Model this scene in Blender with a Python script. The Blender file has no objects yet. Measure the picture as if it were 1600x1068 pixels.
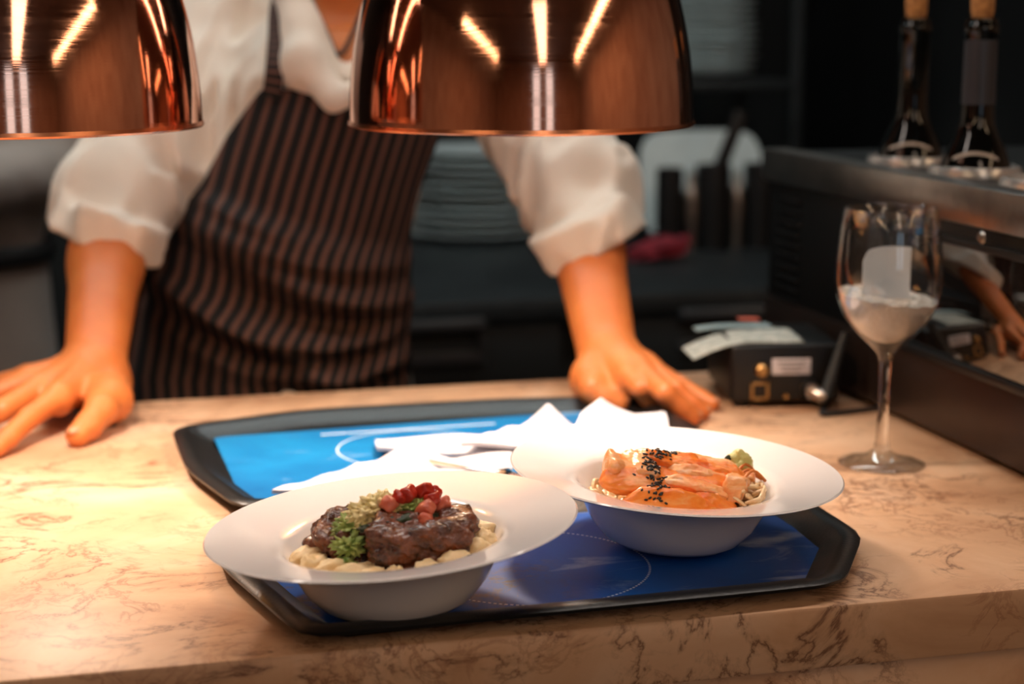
import bpy, bmesh, math, random
import numpy as np
from mathutils import Vector, Matrix, noise as mnoise

random.seed(7)
rng = np.random.default_rng(7)
SC = bpy.context.scene
COL = SC.collection
R = math.radians

# ------------------------------------------------------------------ camera
FPX, YAW, PIT = 2700.0, R(14.5), R(10.57)
CT = 0.92                      # counter top height
CAM = np.array([0.0, 0.0, CT + 0.391])
FWD = np.array([math.sin(YAW)*math.cos(PIT), math.cos(YAW)*math.cos(PIT), -math.sin(PIT)])
RGT = np.array([math.cos(YAW), -math.sin(YAW), 0.0])
UPV = np.cross(RGT, FWD)
cd = bpy.data.cameras.new('camera'); cam = bpy.data.objects.new('camera', cd); COL.objects.link(cam)
cam.location = CAM
cam.rotation_euler = Matrix((RGT, UPV, -FWD)).transposed().to_euler()
cd.sensor_width = 36.0; cd.lens = 36.0*FPX/1600.0
cd.clip_start = 0.05; cd.clip_end = 60
cd.dof.use_dof = True; cd.dof.focus_distance = 1.215; cd.dof.aperture_fstop = 4.0
SC.camera = cam

# ------------------------------------------------------------------ world, light, exposure
W = bpy.data.worlds.new('world'); SC.world = W; W.use_nodes = True
W.node_tree.nodes['Background'].inputs[0].default_value = (0.35, 0.5, 0.55, 1)
W.node_tree.nodes['Background'].inputs[1].default_value = 0.05
SC.view_settings.view_transform = 'Standard'; SC.view_settings.look = 'None'
SC.view_settings.exposure = 0.1; SC.view_settings.gamma = 1.0
SC.view_settings.use_curve_mapping = False
LAMP_W = 9.0            # each heat lamp bulb
STRIP_E = 7.5          # linear ceiling lights over the dining side
COUNTER_E = 15.0        # linear ceiling light over the counter
KITCHEN_FILL_E = 28.0        # added fill strip that brightens the dark kitchen
WINDOW_E = 1.8          # daylight in the windows behind the guests' side

# ------------------------------------------------------------------ pixel calibration helpers (world points of things in the photo)
def ray(x, y): return FWD + RGT*(x-800)/FPX - UPV*(y-534)/FPX
def Dp(x, y, d): return CAM + ray(x, y)*d                      # at camera depth d
def Zp(x, y, z=CT):                                            # at height z
    r = ray(x, y); return CAM + r*((z-CAM[2])/r[2])
def Yp(x, y, Y):                                               # on the plane y = Y
    r = ray(x, y); return CAM + r*(Y/r[1])

# ------------------------------------------------------------------ material helpers
def lin(c):
    return tuple(((v/255.0)/12.92 if v/255.0 <= 0.04045 else ((v/255.0+0.055)/1.055)**2.4) for v in c) + (1.0,)
class NT:
    def __init__(s, name):
        s.m = bpy.data.materials.new(name); s.m.use_nodes = True
        s.t = s.m.node_tree; s.b = s.t.nodes['Principled BSDF']
    def n(s, typ, **kw):
        nd = s.t.nodes.new(typ)
        for k, v in kw.items(): setattr(nd, k, v)
        return nd
    def l(s, a, b): s.t.links.new(a, b)
    def co(s, which='Object'):
        return s.n('ShaderNodeTexCoord').outputs[which]
    def noise(s, vec, scale, detail=4, rough=0.5, dist=0.0, out='Fac'):
        nd = s.n('ShaderNodeTexNoise'); s.l(vec, nd.inputs['Vector'])
        nd.inputs['Scale'].default_value = scale; nd.inputs['Detail'].default_value = detail
        nd.inputs['Roughness'].default_value = rough; nd.inputs['Distortion'].default_value = dist
        return nd.outputs[out]
    def ramp(s, fac, stops):
        nd = s.n('ShaderNodeValToRGB'); s.l(fac, nd.inputs[0]); e = nd.color_ramp.elements
        while len(e) < len(stops): e.new(0.5)
        for el, (p, c) in zip(e, stops):
            el.position = p; el.color = c if len(c) == 4 else lin(c)
        return nd.outputs[0]
    def math(s, op, a, b=None):
        nd = s.n('ShaderNodeMath', operation=op)
        for i, v in enumerate((a, b)):
            if v is None: continue
            if isinstance(v, (int, float)): nd.inputs[i].default_value = v
            else: s.l(v, nd.inputs[i])
        return nd.outputs[0]
    def mix(s, fac, a, b, mode='MIX'):
        nd = s.n('ShaderNodeMix', data_type='RGBA', blend_type=mode)
        for i, v in ((0, fac), (6, a), (7, b)):
            if isinstance(v, (int, float)): nd.inputs[i].default_value = v
            elif isinstance(v, tuple): nd.inputs[i].default_value = v
            else: s.l(v, nd.inputs[i])
        return nd.outputs[2]
    def scale(s, vec, v3):
        nd = s.n('ShaderNodeMapping'); s.l(vec, nd.inputs[0]); nd.inputs['Scale'].default_value = v3; return nd.outputs[0]
    def bump(s, h, strength=0.3, dist=0.002):
        nd = s.n('ShaderNodeBump'); nd.inputs['Strength'].default_value = strength; nd.inputs['Distance'].default_value = dist
        s.l(h, nd.inputs['Height']); s.l(nd.outputs[0], s.b.inputs['Normal'])
    def set(s, col=None, rough=None, metal=None, **kw):
        if col is not None:
            if isinstance(col, tuple): s.b.inputs['Base Color'].default_value = col if len(col) == 4 else lin(col)
            else: s.l(col, s.b.inputs['Base Color'])
        if rough is not None: s.b.inputs['Roughness'].default_value = rough
        if metal is not None: s.b.inputs['Metallic'].default_value = metal
        for k, v in kw.items(): s.b.inputs[k.replace('_', ' ')].default_value = v
        return s.m
M = {}
def simple(name, c1, rough=0.5, metal=0.0, c2=None, scale=20, bump=0.0, **kw):
    t = NT(name)
    if c2 is None: c2 = tuple(max(0, int(v*0.88)) for v in c1)
    v = t.co(); f = t.noise(v, scale, 5, 0.6)
    t.set(t.ramp(f, [(0.3, c2), (0.7, c1)]), rough, metal, **kw)
    if bump: t.bump(t.noise(v, scale*2.5, 4), bump)
    M[name] = t.m; return t.m
def emissive(name, col, e):
    t = NT(name); t.set(col, 0.5); t.b.inputs['Emission Color'].default_value = lin(col); t.b.inputs['Emission Strength'].default_value = e
    M[name] = t.m

# marble
t = NT('marble'); v = t.co()
big = t.noise(v, 5.0, 6, 0.6, 0.8)
base = t.ramp(big, [(0.28, (178, 132, 98)), (0.5, (212, 170, 134)), (0.72, (229, 196, 166))])
blotch = t.noise(v, 16, 5, 0.65, 1.2)
base = t.mix(t.ramp(blotch, [(0.52, (0, 0, 0)), (0.75, (120, 120, 120))]), base, lin((196, 138, 104)))
w1 = t.math('ABSOLUTE', t.math('SUBTRACT', t.noise(t.scale(v, (1.0, 1.3, 1.0)), 6.5, 8, 0.62, 1.4), 0.5))
vein = t.ramp(w1, [(0.0, (235, 235, 235)), (0.014, (130, 130, 130)), (0.045, (0, 0, 0))])
gate = t.ramp(t.noise(v, 7.5, 3), [(0.42, (0, 0, 0)), (0.56, (255, 255, 255))])
base = t.mix(t.math('MULTIPLY', vein, gate), base, lin((92, 50, 28)))
w2 = t.math('ABSOLUTE', t.math('SUBTRACT', t.noise(v, 24, 6, 0.6, 1.0), 0.5))
vein2 = t.ramp(w2, [(0.0, (190, 190, 190)), (0.03, (0, 0, 0))])
gate2 = t.ramp(t.noise(v, 9.0, 2), [(0.46, (0, 0, 0)), (0.60, (255, 255, 255))])
base = t.mix(t.math('MULTIPLY', vein2, gate2), base, lin((128, 72, 42)))
t.set(base, 0.42); t.b.inputs['Specular IOR Level'].default_value = 0.35
M['marble'] = t.m

# copper dome
t = NT('copper'); v = t.co()
br = t.noise(t.scale(v, (3, 3, 260)), 3, 3, 0.6)
t.set(t.ramp(t.noise(v, 9, 4), [(0.3, (232, 166, 138)), (0.7, (244, 188, 162))]), 0.2, 1.0)
rr = t.ramp(br, [(0.3, (58, 58, 58)), (0.7, (96, 96, 96))])
t.l(rr, t.b.inputs['Roughness']); t.bump(br, 0.04, 0.0005)
M['copper'] = t.m
simple('copper_inside', (236, 214, 190), 0.45, 0.9, scale=12)
simple('rim_copper', (224, 150, 112), 0.25, 1.0, scale=40)
simple('cord_black', (16, 16, 18), 0.6)
emissive('bulb', (255, 206, 140), 14.0)
emissive('strip', (255, 214, 170), STRIP_E)
emissive('strip_counter', (255, 238, 226), COUNTER_E)
emissive('strip_soft', (255, 226, 198), STRIP_E*0.6)
emissive('kitchen_fill_strip', (225, 240, 240), KITCHEN_FILL_E)
emissive('daylight', (190, 214, 235), WINDOW_E)

simple('porcelain', (246, 243, 242), 0.13, scale=6, c2=(242, 238, 237), Coat_Weight=0.5, Coat_Roughness=0.05)
simple('plate_grey', (216, 224, 224), 0.3, c2=(200, 210, 210))
t = NT('tray_plastic'); v = t.co(); sp = t.noise(v, 420, 2)
t.set(t.ramp(t.noise(v, 25, 4), [(0.3, (11, 10, 10)), (0.7, (19, 18, 17))]), 0.36, Specular_IOR_Level=0.5); t.bump(sp, 0.35, 0.0006); M['tray_plastic'] = t.m
simple('paper_white', (212, 208, 213), 0.8, c2=(203, 199, 204), scale=60, bump=0.05)
simple('steel', (178, 172, 166), 0.28, 1.0, c2=(150, 145, 140), scale=30)
simple('steel_dark', (64, 68, 70), 0.5, 0.7, c2=(46, 50, 52), scale=12)
simple('black_plastic', (9, 9, 10), 0.42)
simple('brown_steel', (70, 56, 50), 0.36, 0.75, c2=(60, 48, 43), scale=8)
simple('dark_glass', (18, 14, 12), 0.04, Coat_Weight=1.0, Coat_Roughness=0.02)
M['dark_glass'].node_tree.nodes['Principled BSDF'].inputs['Specular IOR Level'].default_value = 1.0
simple('bottle_glass', (3, 5, 5), 0.08)
simple('foil', (62, 62, 66), 0.4, 0.4)
simple('cork', (196, 138, 74), 0.8, c2=(140, 88, 44), scale=160, bump=0.4)
simple('label_cream', (186, 168, 150), 0.6)
simple('ring_white', (206, 202, 196), 0.22, 0.6)
simple('brass', (196, 156, 100), 0.3, 1.0)
simple('red_cloth', (150, 34, 48), 0.85, c2=(110, 22, 36), scale=30)
simple('grey_pot', (84, 84, 86), 0.35, 0.5)
simple('floor_mat', (38, 36, 34), 0.6, c2=(28, 27, 26), scale=6)
simple('wall_dark', (11, 17, 18), 0.6, c2=(8, 13, 14), scale=4)
simple('wall_room', (206, 172, 148), 0.8, c2=(170, 134, 112), scale=3)
simple('ceiling_paint', (150, 126, 112), 0.85, c2=(132, 110, 98), scale=3)
simple('white_plastic', (205, 214, 212), 0.4, c2=(190, 200, 200))
simple('silver_fork', (200, 200, 202), 0.15, 1.0)

# skin
t = NT('skin'); v = t.co()
c = t.ramp(t.noise(v, 14, 5, 0.6), [(0.3, (195, 106, 50)), (0.7, (212, 126, 64))])
t.set(c, 0.48, 0.0, Subsurface_Weight=0.12, Subsurface_Scale=0.008)
t.b.inputs['Subsurface Radius'].default_value = (1.0, 0.35, 0.2)
t.bump(t.noise(v, 130, 4), 0.12, 0.001); M['skin'] = t.m
simple('nail', (212, 142, 100), 0.4)
simple('lips', (168, 84, 70), 0.45)
simple('eye_white', (230, 226, 220), 0.15)
simple('iris', (40, 26, 18), 0.1)
simple('hair_dark', (24, 18, 15), 0.6, scale=90, bump=0.6)
# fabrics
def fabric(name, c1, c2, rough=0.85, wscale=900):
    t = NT(name); v = t.co()
    t.set(t.ramp(t.noise(v, 7, 4), [(0.3, c2), (0.7, c1)]), rough, Sheen_Weight=0.15)
    t.bump(t.noise(v, wscale*0.4, 2), 0.15, 0.0008); M[name] = t.m
fabric('shirt_white', (228, 216, 202), (218, 205, 190))
fabric('grey_jacket', (150, 136, 128), (132, 120, 112))
fabric('trousers_black', (22, 22, 24), (16, 16, 18))
t = NT('apron_stripe'); uv = t.n('ShaderNodeUVMap'); uv.uv_map = 'cloth'
sx = t.n('ShaderNodeSeparateXYZ'); t.l(uv.outputs[0], sx.inputs[0])
fr = t.math('FRACT', t.math('MULTIPLY', sx.outputs[0], 1.0))
st = t.ramp(fr, [(0.0, (11, 10, 12)), (0.60, (11, 10, 12)), (0.70, (104, 70, 59)), (0.92, (104, 70, 59)), (1.0, (11, 10, 12))])
t.set(st, 0.9); t.bump(t.noise(t.co(), 380, 2), 0.2, 0.0008); M['apron_stripe'] = t.m

# glass
t = NT('clear_glass'); t.set((1, 1, 1, 1), 0.0, Transmission_Weight=1.0, IOR=1.46); M['clear_glass'] = t.m
t = NT('thin_glass'); tr = t.n('ShaderNodeBsdfTransparent'); tr.inputs[0].default_value = (0.97, 0.98, 0.98, 1); gl = t.n('ShaderNodeBsdfGlossy'); gl.inputs['Roughness'].default_value = 0.02
fz = t.n('ShaderNodeLayerWeight'); fz.inputs[0].default_value = 0.5; mx = t.n('ShaderNodeMixShader'); t.l(t.math('ADD', t.math('MULTIPLY', t.math('POWER', fz.outputs['Facing'], 3.0), 0.95), 0.06), mx.inputs[0]); t.l(tr.outputs[0], mx.inputs[1]); t.l(gl.outputs[0], mx.inputs[2])
t.t.nodes.remove(t.b); t.l(mx.outputs[0], [n for n in t.t.nodes if n.type == 'OUTPUT_MATERIAL'][0].inputs[0]); M['thin_glass'] = t.m
t = NT('salt'); v = t.co(); vo = t.n('ShaderNodeTexVoronoi'); t.l(v, vo.inputs['Vector']); vo.inputs['Scale'].default_value = 420
t.set(t.ramp(vo.outputs['Distance'], [(0.0, (236, 232, 226)), (1.0, (214, 208, 200))]), 0.5); t.bump(vo.outputs['Distance'], 0.6, 0.002); M['salt'] = t.m
simple('card_paper', (222, 226, 230), 0.7, c2=(212, 217, 222), scale=10)

# placemats: printed sky
def placemat_mat(name, deep, light, cloud_lo, cloud_hi, cx, cy, rad, ground):
    t = NT(name); v = t.co()
    sp = t.n('ShaderNodeSeparateXYZ'); t.l(v, sp.inputs[0]); X, Y = sp.outputs[0], sp.outputs[1]
    c = t.ramp(t.noise(v, 6, 4, 0.6, 0.6), [(0.3, deep), (0.72, light)])
    cl = t.ramp(t.noise(t.scale(v, (1, 3.0, 1)), 9, 6, 0.6, 0.5), [(cloud_lo, (0, 0, 0)), (cloud_hi, (255, 255, 255))])
    c = t.mix(t.math('MULTIPLY', cl, 0.75), c, lin((214, 232, 240)))
    if ground:
        g = t.math('MULTIPLY', t.ramp(t.noise(v, 11, 7, 0.7, 0.4), [(0.5, (0, 0, 0)), (0.56, (255, 255, 255))]),
                   t.ramp(t.math('ADD', t.math('MULTIPLY', X, -6.0), 0.35), [(0.3, (0, 0, 0)), (0.62, (255, 255, 255))]))
        c = t.mix(g, c, t.ramp(t.noise(v, 40, 6, 0.7), [(0.35, (44, 36, 40)), (0.6, (120, 104, 104))]))
    dx, dy = t.math('SUBTRACT', X, cx), t.math('SUBTRACT', Y, cy)
    d = t.math('SQRT', t.math('ADD', t.math('MULTIPLY', dx, dx), t.math('MULTIPLY', dy, dy)))
    ring = t.math('LESS_THAN', t.math('ABSOLUTE', t.math('SUBTRACT', d, rad)), 0.0008)
    if ground:
        ang = t.math('FRACT', t.math('MULTIPLY', t.math('ARCTAN2', dy, dx), 22.0)); ring = t.math('MULTIPLY', ring, t.math('LESS_THAN', ang, 0.55))
    c = t.mix(t.math('MULTIPLY', ring, 0.8), c, lin((235, 240, 244)))
    if not ground:   # thin white print line near the far edge
        ln = t.math('LESS_THAN', t.math('ABSOLUTE', t.math('SUBTRACT', Y, t.math('ADD', t.math('MULTIPLY', X, 0.02), 0.095))), 0.0022)
        ln = t.math('MULTIPLY', ln, t.math('LESS_THAN', t.math('ABSOLUTE', t.math('ADD', X, 0.02)), 0.085)); c = t.mix(t.math('MULTIPLY', ln, 0.75), c, lin((226, 238, 244)))
    t.set(c, 0.42); t.b.inputs['Specular IOR Level'].default_value = 0.4; M[name] = t.m
placemat_mat('placemat_sky', (3, 92, 152), (22, 128, 184), 0.60, 0.85, -0.03, 0.02, 0.07, False)
placemat_mat('placemat_deep', (2, 62, 150), (8, 98, 188), 0.56, 0.8, -0.02, -0.02, 0.085, True)

# food
simple('meat', (138, 70, 34), 0.24, c2=(46, 17, 8), scale=85, bump=1.0, Coat_Weight=0.5, Coat_Roughness=0.15)
M['meat'].node_tree.nodes['Bump'].inputs['Distance'].default_value = 0.005
simple('gnocchi', (238, 216, 174), 0.4, c2=(226, 190, 132), scale=60, bump=0.4)
simple('salsa', (196, 204, 120), 0.3, c2=(104, 142, 58), scale=120, bump=0.7)
simple('salsa_pale', (244, 228, 178), 0.3, c2=(218, 198, 124), scale=120, bump=0.6)
simple('herb', (44, 66, 26), 0.5, c2=(18, 32, 12), scale=90, bump=0.5)
simple('tomato', (200, 62, 40), 0.25, c2=(160, 34, 24), scale=60, bump=0.2)
simple('tomato_pink', (222, 128, 96), 0.3, c2=(196, 84, 62), scale=60, bump=0.2)
for nm, ca, cb, cc in (('salmon', (228, 104, 26), (240, 138, 52), (247, 182, 116)), ('salmon_pale', (234, 134, 62), (244, 176, 116), (250, 216, 184))):
    t = NT(nm); v = t.co(); n1 = t.noise(t.scale(v, (30, 90, 90)), 1.0, 5, 0.6, 0.8)
    t.set(t.ramp(n1, [(0.32, ca), (0.52, cb), (0.70, cc)]), 0.3, Subsurface_Weight=0.1, Subsurface_Scale=0.004)
    t.bump(t.noise(t.scale(v, (80, 260, 260)), 1.0, 4), 0.5, 0.001); M[nm] = t.m
simple('noodle', (236, 214, 176), 0.3, c2=(226, 184, 130), scale=70)
simple('carrot', (226, 130, 50), 0.4)
simple('sesame', (14, 12, 12), 0.4)
simple('ginger', (222, 212, 140), 0.35, c2=(190, 190, 110), scale=70, bump=0.4)

# ------------------------------------------------------------------ mesh helpers
def tag(o, label=None, cat=None, group=None, kind=None):
    if label: o['label'] = label
    if cat: o['category'] = cat
    if group: o['group'] = group
    if kind: o['kind'] = kind
    return o
def empty(name, loc, label, cat, group=None):
    o = bpy.data.objects.new(name, None); COL.objects.link(o); o.location = tuple(float(x) for x in loc)
    o.empty_display_size = 0.05
    return tag(o, label, cat, group)
def meshobj(name, V, Fc, mat, parent=None, smooth=True, origin=None, angle=None):
    V = np.asarray(V, dtype=float)
    if parent is not None: origin = root_loc(parent)
    elif origin is None: origin = np.array([(V[:, 0].min()+V[:, 0].max())/2, (V[:, 1].min()+V[:, 1].max())/2, V[:, 2].min()])
    me = bpy.data.meshes.new(name); me.from_pydata((V-origin).tolist(), [], [tuple(int(i) for i in f) for f in Fc])
    me.validate(); me.update()
    if smooth: me.polygons.foreach_set('use_smooth', [True]*len(me.polygons))
    if smooth and angle:
        me.set_sharp_from_angle(angle=R(angle))
    me.materials.append(M[mat] if isinstance(mat, str) else mat)
    o = bpy.data.objects.new(name, me); COL.objects.link(o)
    if parent is None: o.location = tuple(origin)
    else: o.parent = parent; 
    return o
def root_loc(p):
    l = np.zeros(3)
    while p is not None: l = l+np.array(p.location); p = p.parent
    return l
class MB:
    def __init__(s): s.V = []; s.F = []
    def add(s, V, F):
        o = len(s.V); s.V += [tuple(map(float, v)) for v in V]; s.F += [tuple(int(i)+o for i in f) for f in F]; return s
    def box(s, c, d, bevel=0.0, rz=0.0, seg=2, rot=None):
        bm = bmesh.new(); bmesh.ops.create_cube(bm, size=1.0)
        bmesh.ops.scale(bm, vec=d, verts=bm.verts)
        if bevel: bmesh.ops.bevel(bm, geom=list(bm.edges), offset=bevel, segments=seg, profile=0.5, affect='EDGES')
        m = rot.to_matrix().to_4x4() if rot is not None else Matrix.Rotation(rz, 4, 'Z')
        bmesh.ops.transform(bm, matrix=Matrix.Translation(Vector([float(x) for x in c])) @ m, verts=bm.verts)
        bm.verts.index_update()
        s.add([v.co[:] for v in bm.verts], [[v.index for v in f.verts] for f in bm.faces]); bm.free(); return s
    def lathe(s, prof, c=(0, 0, 0), seg=48, rot=None, close=False):
        V = []; F = []; n = len(prof); rings = []
        for r, z in prof:
            if r < 1e-6: rings.append([len(V)]); V.append((0, 0, z))
            else:
                rings.append(list(range(len(V), len(V)+seg)))
                V += [(r*math.cos(2*math.pi*k/seg), r*math.sin(2*math.pi*k/seg), z) for k in range(seg)]
        pairs = [(i, i+1) for i in range(n-1)] + ([(n-1, 0)] if close else [])
        for i, j in pairs:
            a, b = rings[i], rings[j]
            for k in range(seg):
                k2 = (k+1) % seg
                if len(a) == 1 and len(b) == 1: continue
                if len(a) == 1: F.append((a[0], b[k2], b[k]))
                elif len(b) == 1: F.append((a[k], a[k2], b[0]))
                else: F.append((a[k], a[k2], b[k2], b[k]))
        A = np.array(V)
        if rot is not None: A = A @ np.array(rot.to_matrix()).T
        return s.add(A+np.array(c), F)
    def tube(s, pts, r, seg=10, cap=True):
        P = np.array(pts, float); n = len(P); rr = [r]*n if isinstance(r, (int, float)) else list(r)
        V = []; F = []; up = np.array([0.13, 0.21, 0.97])
        T = np.gradient(P, axis=0); T /= np.linalg.norm(T, axis=1)[:, None]+1e-12
        a = np.cross(T[0], up); 
        if np.linalg.norm(a) < 1e-3: a = np.cross(T[0], [1, 0, 0])
        a /= np.linalg.norm(a)
        for i in range(n):
            a = a - T[i]*(a@T[i]); a /= np.linalg.norm(a)+1e-12; b = np.cross(T[i], a)
            V += [P[i]+rr[i]*(math.cos(2*math.pi*k/seg)*a+math.sin(2*math.pi*k/seg)*b) for k in range(seg)]
        for i in range(n-1):
            for k in range(seg):
                k2 = (k+1) % seg; F.append((i*seg+k, i*seg+k2, (i+1)*seg+k2, (i+1)*seg+k))
        if cap: F.append(tuple(range(seg))[::-1]); F.append(tuple((n-1)*seg+k for k in range(seg)))
        return s.add(V, F)
    def rings(s, rr, cap0=True, cap1=True):
        n = len(rr[0]); V = [p for r in rr for p in r]; F = []
        for i in range(len(rr)-1):
            for k in range(n):
                k2 = (k+1) % n; F.append((i*n+k, i*n+k2, (i+1)*n+k2, (i+1)*n+k))
        if cap0: F.append(tuple(range(n))[::-1])
        if cap1: F.append(tuple((len(rr)-1)*n+k for k in range(n)))
        return s.add(V, F)
    def build(s, name, mat, parent=None, smooth=True, angle=35, origin=None):
        return meshobj(name, s.V, s.F, mat, parent, smooth, origin, angle)
def spline(pts, n=24):
    P = np.array(pts, float); m = len(P); out = []
    for i in range(m-1):
        p0, p1, p2, p3 = P[max(i-1, 0)], P[i], P[i+1], P[min(i+2, m-1)]
        k = max(2, n//(m-1))
        for t in np.linspace(0, 1, k, endpoint=(i == m-2)):
            out.append(0.5*((2*p1)+(-p0+p2)*t+(2*p0-5*p1+4*p2-p3)*t*t+(-p0+3*p1-3*p2+p3)*t**3))
    return np.array(out)
def thing_box(name, c, d, mat, label, cat, bevel=0.004, group=None, rz=0):
    o = MB().box(c, d, bevel, rz).build(name, mat); return tag(o, label, cat, group)
def struct(name, c, d, mat):
    o = MB().box(c, d).build(name, mat, smooth=False); return tag(o, kind='structure')
def copy_tree(o, parent=None):
    c = o.copy(); COL.objects.link(c); c.parent = parent
    for ch in list(o.children): copy_tree(ch, c)
    return c

# ------------------------------------------------------------------ signed-distance sculpting (numpy surface nets)
def caps(P, a, b, ra, rb):
    a = np.asarray(a, float); b = np.asarray(b, float); ab = b-a
    t = np.clip(((P-a)@ab)/max(ab@ab, 1e-12), 0, 1)
    return np.linalg.norm(P-a-t[:, None]*ab, axis=1)-(ra+(rb-ra)*t)
def ell(P, c, r):
    q = (P-np.asarray(c, float)); r = np.asarray(r, float)
    k0 = np.linalg.norm(q/r, axis=1); k1 = np.linalg.norm(q/(r*r), axis=1)+1e-9
    return k0*(k0-1)/k1
def smin(a, b, k):
    h = np.clip(0.5+0.5*(b-a)/k, 0, 1); return b*(1-h)+a*h-k*h*(1-h)
def smax(a, b, k): return -smin(-a, -b, k)
def wav(P, seed, freq, n=5, stretch=(1, 1, 1)):
    g = np.random.default_rng(seed); Q = P*np.array(stretch); out = np.zeros(len(P))
    for i in range(n):
        d = g.normal(size=3); d /= np.linalg.norm(d); e = g.normal(size=3); e /= np.linalg.norm(e)
        f = freq*(0.6+1.0*g.random())
        out += np.sin(Q@d*f*2*math.pi+1.3*np.sin(Q@e*f*math.pi+g.random()*6)+g.random()*6)
    return out/n
def nets(fn, lo, hi, h, smooth=1):
    lo = np.array(lo, float); hi = np.array(hi, float)
    n = np.ceil((hi-lo)/h).astype(int)+1; nx, ny, nz = n
    ax = [lo[i]+h*np.arange(n[i]) for i in range(3)]
    vals = np.empty((nx, ny, nz))
    yy, zz = np.meshgrid(ax[1], ax[2], indexing='ij'); sl = np.stack([np.zeros(yy.size), yy.ravel(), zz.ravel()], 1)
    step = max(1, 400000//sl.shape[0])
    for i in range(0, nx, step):
        k = min(step, nx-i); P = np.tile(sl, (k, 1)); P[:, 0] = np.repeat(ax[0][i:i+k], sl.shape[0])
        vals[i:i+k] = fn(P).reshape(k, ny, nz)
    ins = vals < 0
    cs = [ins[a:nx-1+a, b:ny-1+b, c:nz-1+c] for a in (0, 1) for b in (0, 1) for c in (0, 1)]
    cnt = sum(c.astype(np.int8) for c in cs); mask = (cnt > 0) & (cnt < 8)
    I = np.argwhere(mask); idx = -np.ones(mask.shape, int); idx[mask] = np.arange(len(I))
    acc = np.zeros((len(I), 3)); num = np.zeros(len(I))
    corners = [(a, b, c) for a in (0, 1) for b in (0, 1) for c in (0, 1)]
    for p in corners:
        for d in range(3):
            if p[d]: continue
            q = list(p); q[d] = 1
            va = vals[I[:, 0]+p[0], I[:, 1]+p[1], I[:, 2]+p[2]]; vb = vals[I[:, 0]+q[0], I[:, 1]+q[1], I[:, 2]+q[2]]
            x = (va < 0) != (vb < 0); t = np.where(x, va/np.where(x, va-vb, 1), 0)
            pos = np.tile(np.array(p, float), (len(I), 1)); pos[:, d] = t
            acc[x] += pos[x]; num[x] += 1
    V = lo+h*(I+acc/num[:, None]); F = []
    for d in range(3):
        e = [slice(None)]*3; e0 = e.copy(); e1 = e.copy(); e0[d] = slice(0, -1); e1[d] = slice(1, None)
        s0, s1 = ins[tuple(e0)], ins[tuple(e1)]
        E = np.argwhere(s0 != s1); u, w = (d+1) % 3, (d+2) % 3
        E = E[(E[:, u] > 0) & (E[:, w] > 0) & (E[:, u] < n[u]-1) & (E[:, w] < n[w]-1)]
        def cell(du, dw):
            q = E.copy(); q[:, u] += du; q[:, w] += dw; return idx[q[:, 0], q[:, 1], q[:, 2]]
        Q = np.stack([cell(-1, -1), cell(0, -1), cell(0, 0), cell(-1, 0)], 1)
        fl = s0[E[:, 0], E[:, 1], E[:, 2]]
        Q[~fl] = Q[~fl][:, ::-1]; F.append(Q)
    F = np.concatenate(F)
    F = F[(F >= 0).all(1)]
    for _ in range(smooth):
        s = np.zeros_like(V); c = np.zeros(len(V))
        for k in range(4):
            a, b = F[:, k], F[:, (k+1) % 4]
            np.add.at(s, a, V[b]); np.add.at(c, a, 1); np.add.at(s, b, V[a]); np.add.at(c, b, 1)
        V = 0.5*V+0.5*s/np.maximum(c, 1)[:, None]
    return V, F

# =================================================================== STRUCTURE
struct('floor', (0.0, -0.6, -0.05), (8.2, 9.2, 0.1), 'floor_mat')
struct('ceiling', (0.0, -0.6, 2.95), (8.2, 9.2, 0.1), 'ceiling_paint')
struct('wall_back', (0.0, 3.85, 1.45), (8.2, 0.1, 2.9), 'wall_dark')
struct('wall_left', (-3.55, -0.6, 1.45), (0.1, 8.8, 2.9), 'wall_room')
struct('wall_right', (3.15, -0.6, 1.45), (0.1, 8.8, 2.9), 'wall_room')
struct('wall_front', (0.0, -5.15, 1.45), (8.2, 0.1, 2.9), 'wall_room')
# tall windows in the wall behind the guests, with daylight
for i, x in enumerate((-0.2, 0.75)):
    w = empty('window_%d' % (i+1), (x, -5.08, 0.9), None, None); w['kind'] = 'structure'
    MB().box((x, -5.085, 1.75), (0.5, 0.012, 1.7)).build('window_pane', 'daylight', w, smooth=False)
    fr = MB()
    for sx in (-0.27, 0.27): fr.box((x+sx, -5.07, 1.75), (0.05, 0.05, 1.8), 0.004)
    for z in (0.88, 1.75, 2.62): fr.box((x, -5.07, z), (0.5, 0.045, 0.05), 0.004)
    fr.build('window_frame', 'black_plastic', w)
# linear ceiling lights over the dining side and, as added fill, the kitchen aisle
def ceiling_light(x0, y0, x1, y1, z, label, wd=0.09, mat='strip'):
    c = ((x0+x1)/2, (y0+y1)/2, z); L = math.hypot(x1-x0, y1-y0); rz = math.atan2(y1-y0, x1-x0)
    r = empty('linear_ceiling_light', c, label, 'ceiling light', 'linear ceiling lights')
    MB().box((c[0], c[1], z+0.035), (L+0.04, wd+0.03, 0.05), 0.006, rz).build('housing', 'steel_dark', r)
    MB().box((c[0], c[1], z+0.004), (L, wd, 0.016), 0.004, rz).build('diffuser', mat, r)
    for s in (-0.4, 0.4):
        px, py = c[0]+s*L*math.cos(rz), c[1]+s*L*math.sin(rz)
        MB().tube([(px, py, z+0.05), (px, py, 2.9)], 0.004, 6).build('hanger', 'steel', r)
ceiling_light(-2.0, -2.6, -2.0, -0.2, 2.45, 'wide linear ceiling light over the dining side left of the camera', 0.24)
ceiling_light(2.2, -3.2, 2.2, 0.0, 2.45, 'wide linear ceiling light over the dining side right of the camera', 0.24)
ceiling_light(0.3, -4.2, 0.3, -1.0, 2.62, 'wide linear ceiling light over the middle of the dining side', 0.42, 'strip_soft')
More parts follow.
